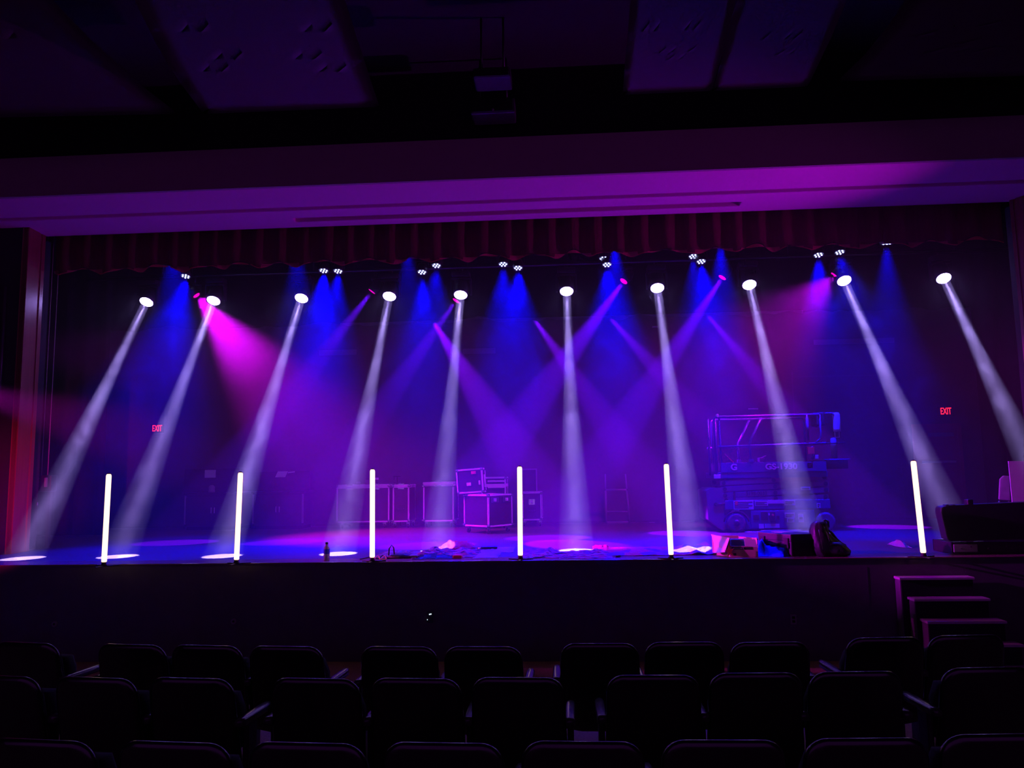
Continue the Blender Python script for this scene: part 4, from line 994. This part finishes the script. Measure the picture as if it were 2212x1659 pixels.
ld_ = lid.build('lid', 'blackplastic', t)
for x0, x1 in ((2050, 2058), (2064, 2070), (2094, 2106)): MB().bx((lx(x0), -d / 2 - .02, zt_(1100)), (lx(x1), -d / 2 + .06, zt_(1096 if x1 < 2080 else 1086)), bev=.012).build('latch', 'blackplastic', ld_)
MB().bx((lx(2060), -d / 2 - .012, .02), (lx(2108), -d / 2 + .004, .105), bev=.01).build('latch_plate', 'palewall', t)
for k, px in enumerate((2075, 2094, 2128, 2164, 2174, 2190)): MB().cyl((lx(px), -d / 2 - .004, .06 + .02 * (k % 2)), (lx(px), -d / 2 - .016, .06 + .02 * (k % 2)), .008, n=10).build('rivet', 'steel', t)
MB().bx((lx(2076), -d / 2 - .022, zt_(1172)), (lx(2100), -d / 2 + .0, zt_(1169.5))).build('hinge', 'steel', t); MB().bx((lx(2120), -d / 2 - .022, zt_(1169.5)), (lx(2205), -d / 2, zt_(1167.8))).build('hinge', 'steel', t)
# chair and white board behind it
CY = 10.1; a = at(2180, 1060, CY)
t = thing('stage_chair', 'purple lit chair with metal legs standing behind the long hard case', 'chair', (a.x, CY, SZ))
kk = CY / F; cx_ = lambda px: (px - 2180) * kk; cz_ = lambda py: a.z - SZ + (1060 - py) * kk
bk = MB().prism([(cx_(2158), 0, cz_(1078)), (cx_(2181), 0, cz_(1080)), (cx_(2186), .03, cz_(1030)), (cx_(2174), .03, cz_(1029)), (cx_(2166), .03, cz_(1036))], (0, 0, 0), (.02, .05, 0))
bmesh.ops.bevel(bk.bm, geom=bk.bm.edges[:], offset=.008, segments=2, profile=.5, affect='EDGES'); bk.build('backrest', 'violet', t)
MB().box((.08, .22, cz_(1092)), (.38, .4, .05), bev=.02).build('seat', 'skin', t)
zz_ = cz_(1092)
for x, y in ((-.1, .04), (.25, .04), (-.1, .4), (.25, .4)): MB().tube([(x, y, zz_), (x * 1.1, y, 0)], .013).build('leg', 'steel', t)
for px in (2162, 2181): MB().tube([(cx_(px), .03, cz_(1080)), (cx_(px - 4), .05, zz_)], .012).build('back_post', 'steel', t)
WY = 9.45
a, b = at(2189, 1110, WY), at(2189, 996, WY)
t = thing('white_board', 'tall pale board leaning at the right edge of the picture', 'board', (a.x + .3, WY + .1, SZ))
MB().prism([(a.x - t.location.x + .06, 0, .02), (.32, 0, .02), (.32, 0, b.z - SZ), (b.x - t.location.x, 0, b.z - SZ)], (0, 0, 0), (0, .012, 0)).build('sheet', 'paper', t)
MB().box((.02, -.02, .012), (.6, .16, .024), bev=.005).tube([(.1, .05, .02), (.1, .03, b.z - SZ - .1)], .012).build('stand', 'blackmetal', t)
# ---------------------------------------------------------------- haze: thin even haze over the whole stage, and smoke drifting along the row of white beams
m, N, L = nt('haze'); N.remove(N['Principled BSDF'])
v = N.new('ShaderNodeVolumeScatter'); v.inputs['Density'].default_value = HAZE; v.inputs['Anisotropy'].default_value = 0
L.new(v.outputs[0], N['Material Output'].inputs['Volume'])
m.cycles.volume_sampling = 'EQUIANGULAR'; m.cycles.homogeneous_volume = True
hz = MB().bx((-9.9, 8.45, SZ + .0005), (8.4, BY - .1, ZS - .002)).build('haze', m)
tag(hz, 'thin stage haze that shows every light beam', 'haze', None, 'stuff')

# smoke drifting along the sheet of white beams, from the bar down to the front of the stage
top, bot = Vector((0, HY + .1, PZ - .1)), Vector((0, 9.25, SZ + .02)); dv = (bot - top); Ln = dv.length; dv.normalize(); nv = Vector((0, -dv.z, dv.y))
TH = .42
m, N, L = nt('smoke'); N.remove(N['Principled BSDF'])
v = N.new('ShaderNodeVolumeScatter'); v.inputs['Anisotropy'].default_value = 0
tc = N.new('ShaderNodeTexCoord'); mp = N.new('ShaderNodeMapping'); mp.inputs['Scale'].default_value = (1.15, .8, 1.0)
no = N.new('ShaderNodeTexNoise'); no.inputs['Scale'].default_value = 1.9; no.inputs['Detail'].default_value = 4; no.inputs['Roughness'].default_value = .62; no.inputs['Distortion'].default_value = 1.4
mr = N.new('ShaderNodeMapRange'); mr.inputs[1].default_value = .45; mr.inputs[2].default_value = .68; mr.inputs[3].default_value = 0; mr.inputs[4].default_value = SMOKE
L.new(tc.outputs['Object'], mp.inputs[0]); L.new(mp.outputs[0], no.inputs['Vector']); L.new(no.outputs['Fac'], mr.inputs[0])
L.new(mr.outputs[0], v.inputs['Density']); L.new(v.outputs[0], N['Material Output'].inputs['Volume'])
m.cycles.volume_sampling = 'EQUIANGULAR'; m.cycles.homogeneous_volume = False; m.cycles.volume_step_rate = STEP
sm = MB().bx((-8.2, 0, -TH / 2), (7.2, Ln, TH / 2)).build('smoke_wisps', m)
sm.matrix_world = Matrix(((1, 0, 0, 0), (0, dv.y, nv.y, top.y), (0, dv.z, nv.z, top.z), (0, 0, 0, 1)))
tag(sm, 'wisps of smoke drifting through the row of white beams', 'smoke', None, 'stuff')

# denser puff of smoke hanging under the second white beam lamp
c = at(492, 735, HY + .1)
m, N, L = nt('smoke_puff'); N.remove(N['Principled BSDF'])
v = N.new('ShaderNodeVolumeScatter'); v.inputs['Anisotropy'].default_value = 0
tc = N.new('ShaderNodeTexCoord'); mp = N.new('ShaderNodeMapping'); mp.inputs['Scale'].default_value = (1 / 1.25, 1 / .75, 1 / 1.0)
ln = N.new('ShaderNodeVectorMath'); ln.operation = 'LENGTH'
mr = N.new('ShaderNodeMapRange'); mr.interpolation_type = 'SMOOTHSTEP'; mr.inputs[1].default_value = .15; mr.inputs[2].default_value = 1; mr.inputs[3].default_value = .05; mr.inputs[4].default_value = 0
L.new(tc.outputs['Object'], mp.inputs[0]); L.new(mp.outputs[0], ln.inputs[0]); L.new(ln.outputs['Value'], mr.inputs[0]); L.new(mr.outputs[0], v.inputs['Density'])
L.new(v.outputs[0], N['Material Output'].inputs['Volume'])
m.cycles.volume_sampling = 'EQUIANGULAR'; m.cycles.homogeneous_volume = False; m.cycles.volume_step_rate = .6
def puff(u, v_):
    a, b = u * 2 * PI, (v_ - .5) * PI
    k = 1 + .02 * nz(math.cos(a) * math.cos(b) * 1.5, math.sin(a) * math.cos(b) * 1.5, math.sin(b) * 1.5 + 4)
    return Vector((1.22 * k * math.cos(a) * math.cos(b), .73 * k * math.sin(a) * math.cos(b), .98 * k * math.sin(b)))
q = MB(); G_ = []
for j in range(1, 16): G_.append([puff(i / 32, j / 16) for i in range(32)])
q.loft(G_); pf = q.build('smoke_puff', m, None, c)
tag(pf, 'dense puff of smoke just below the second white beam lamp', 'smoke', None, 'stuff')
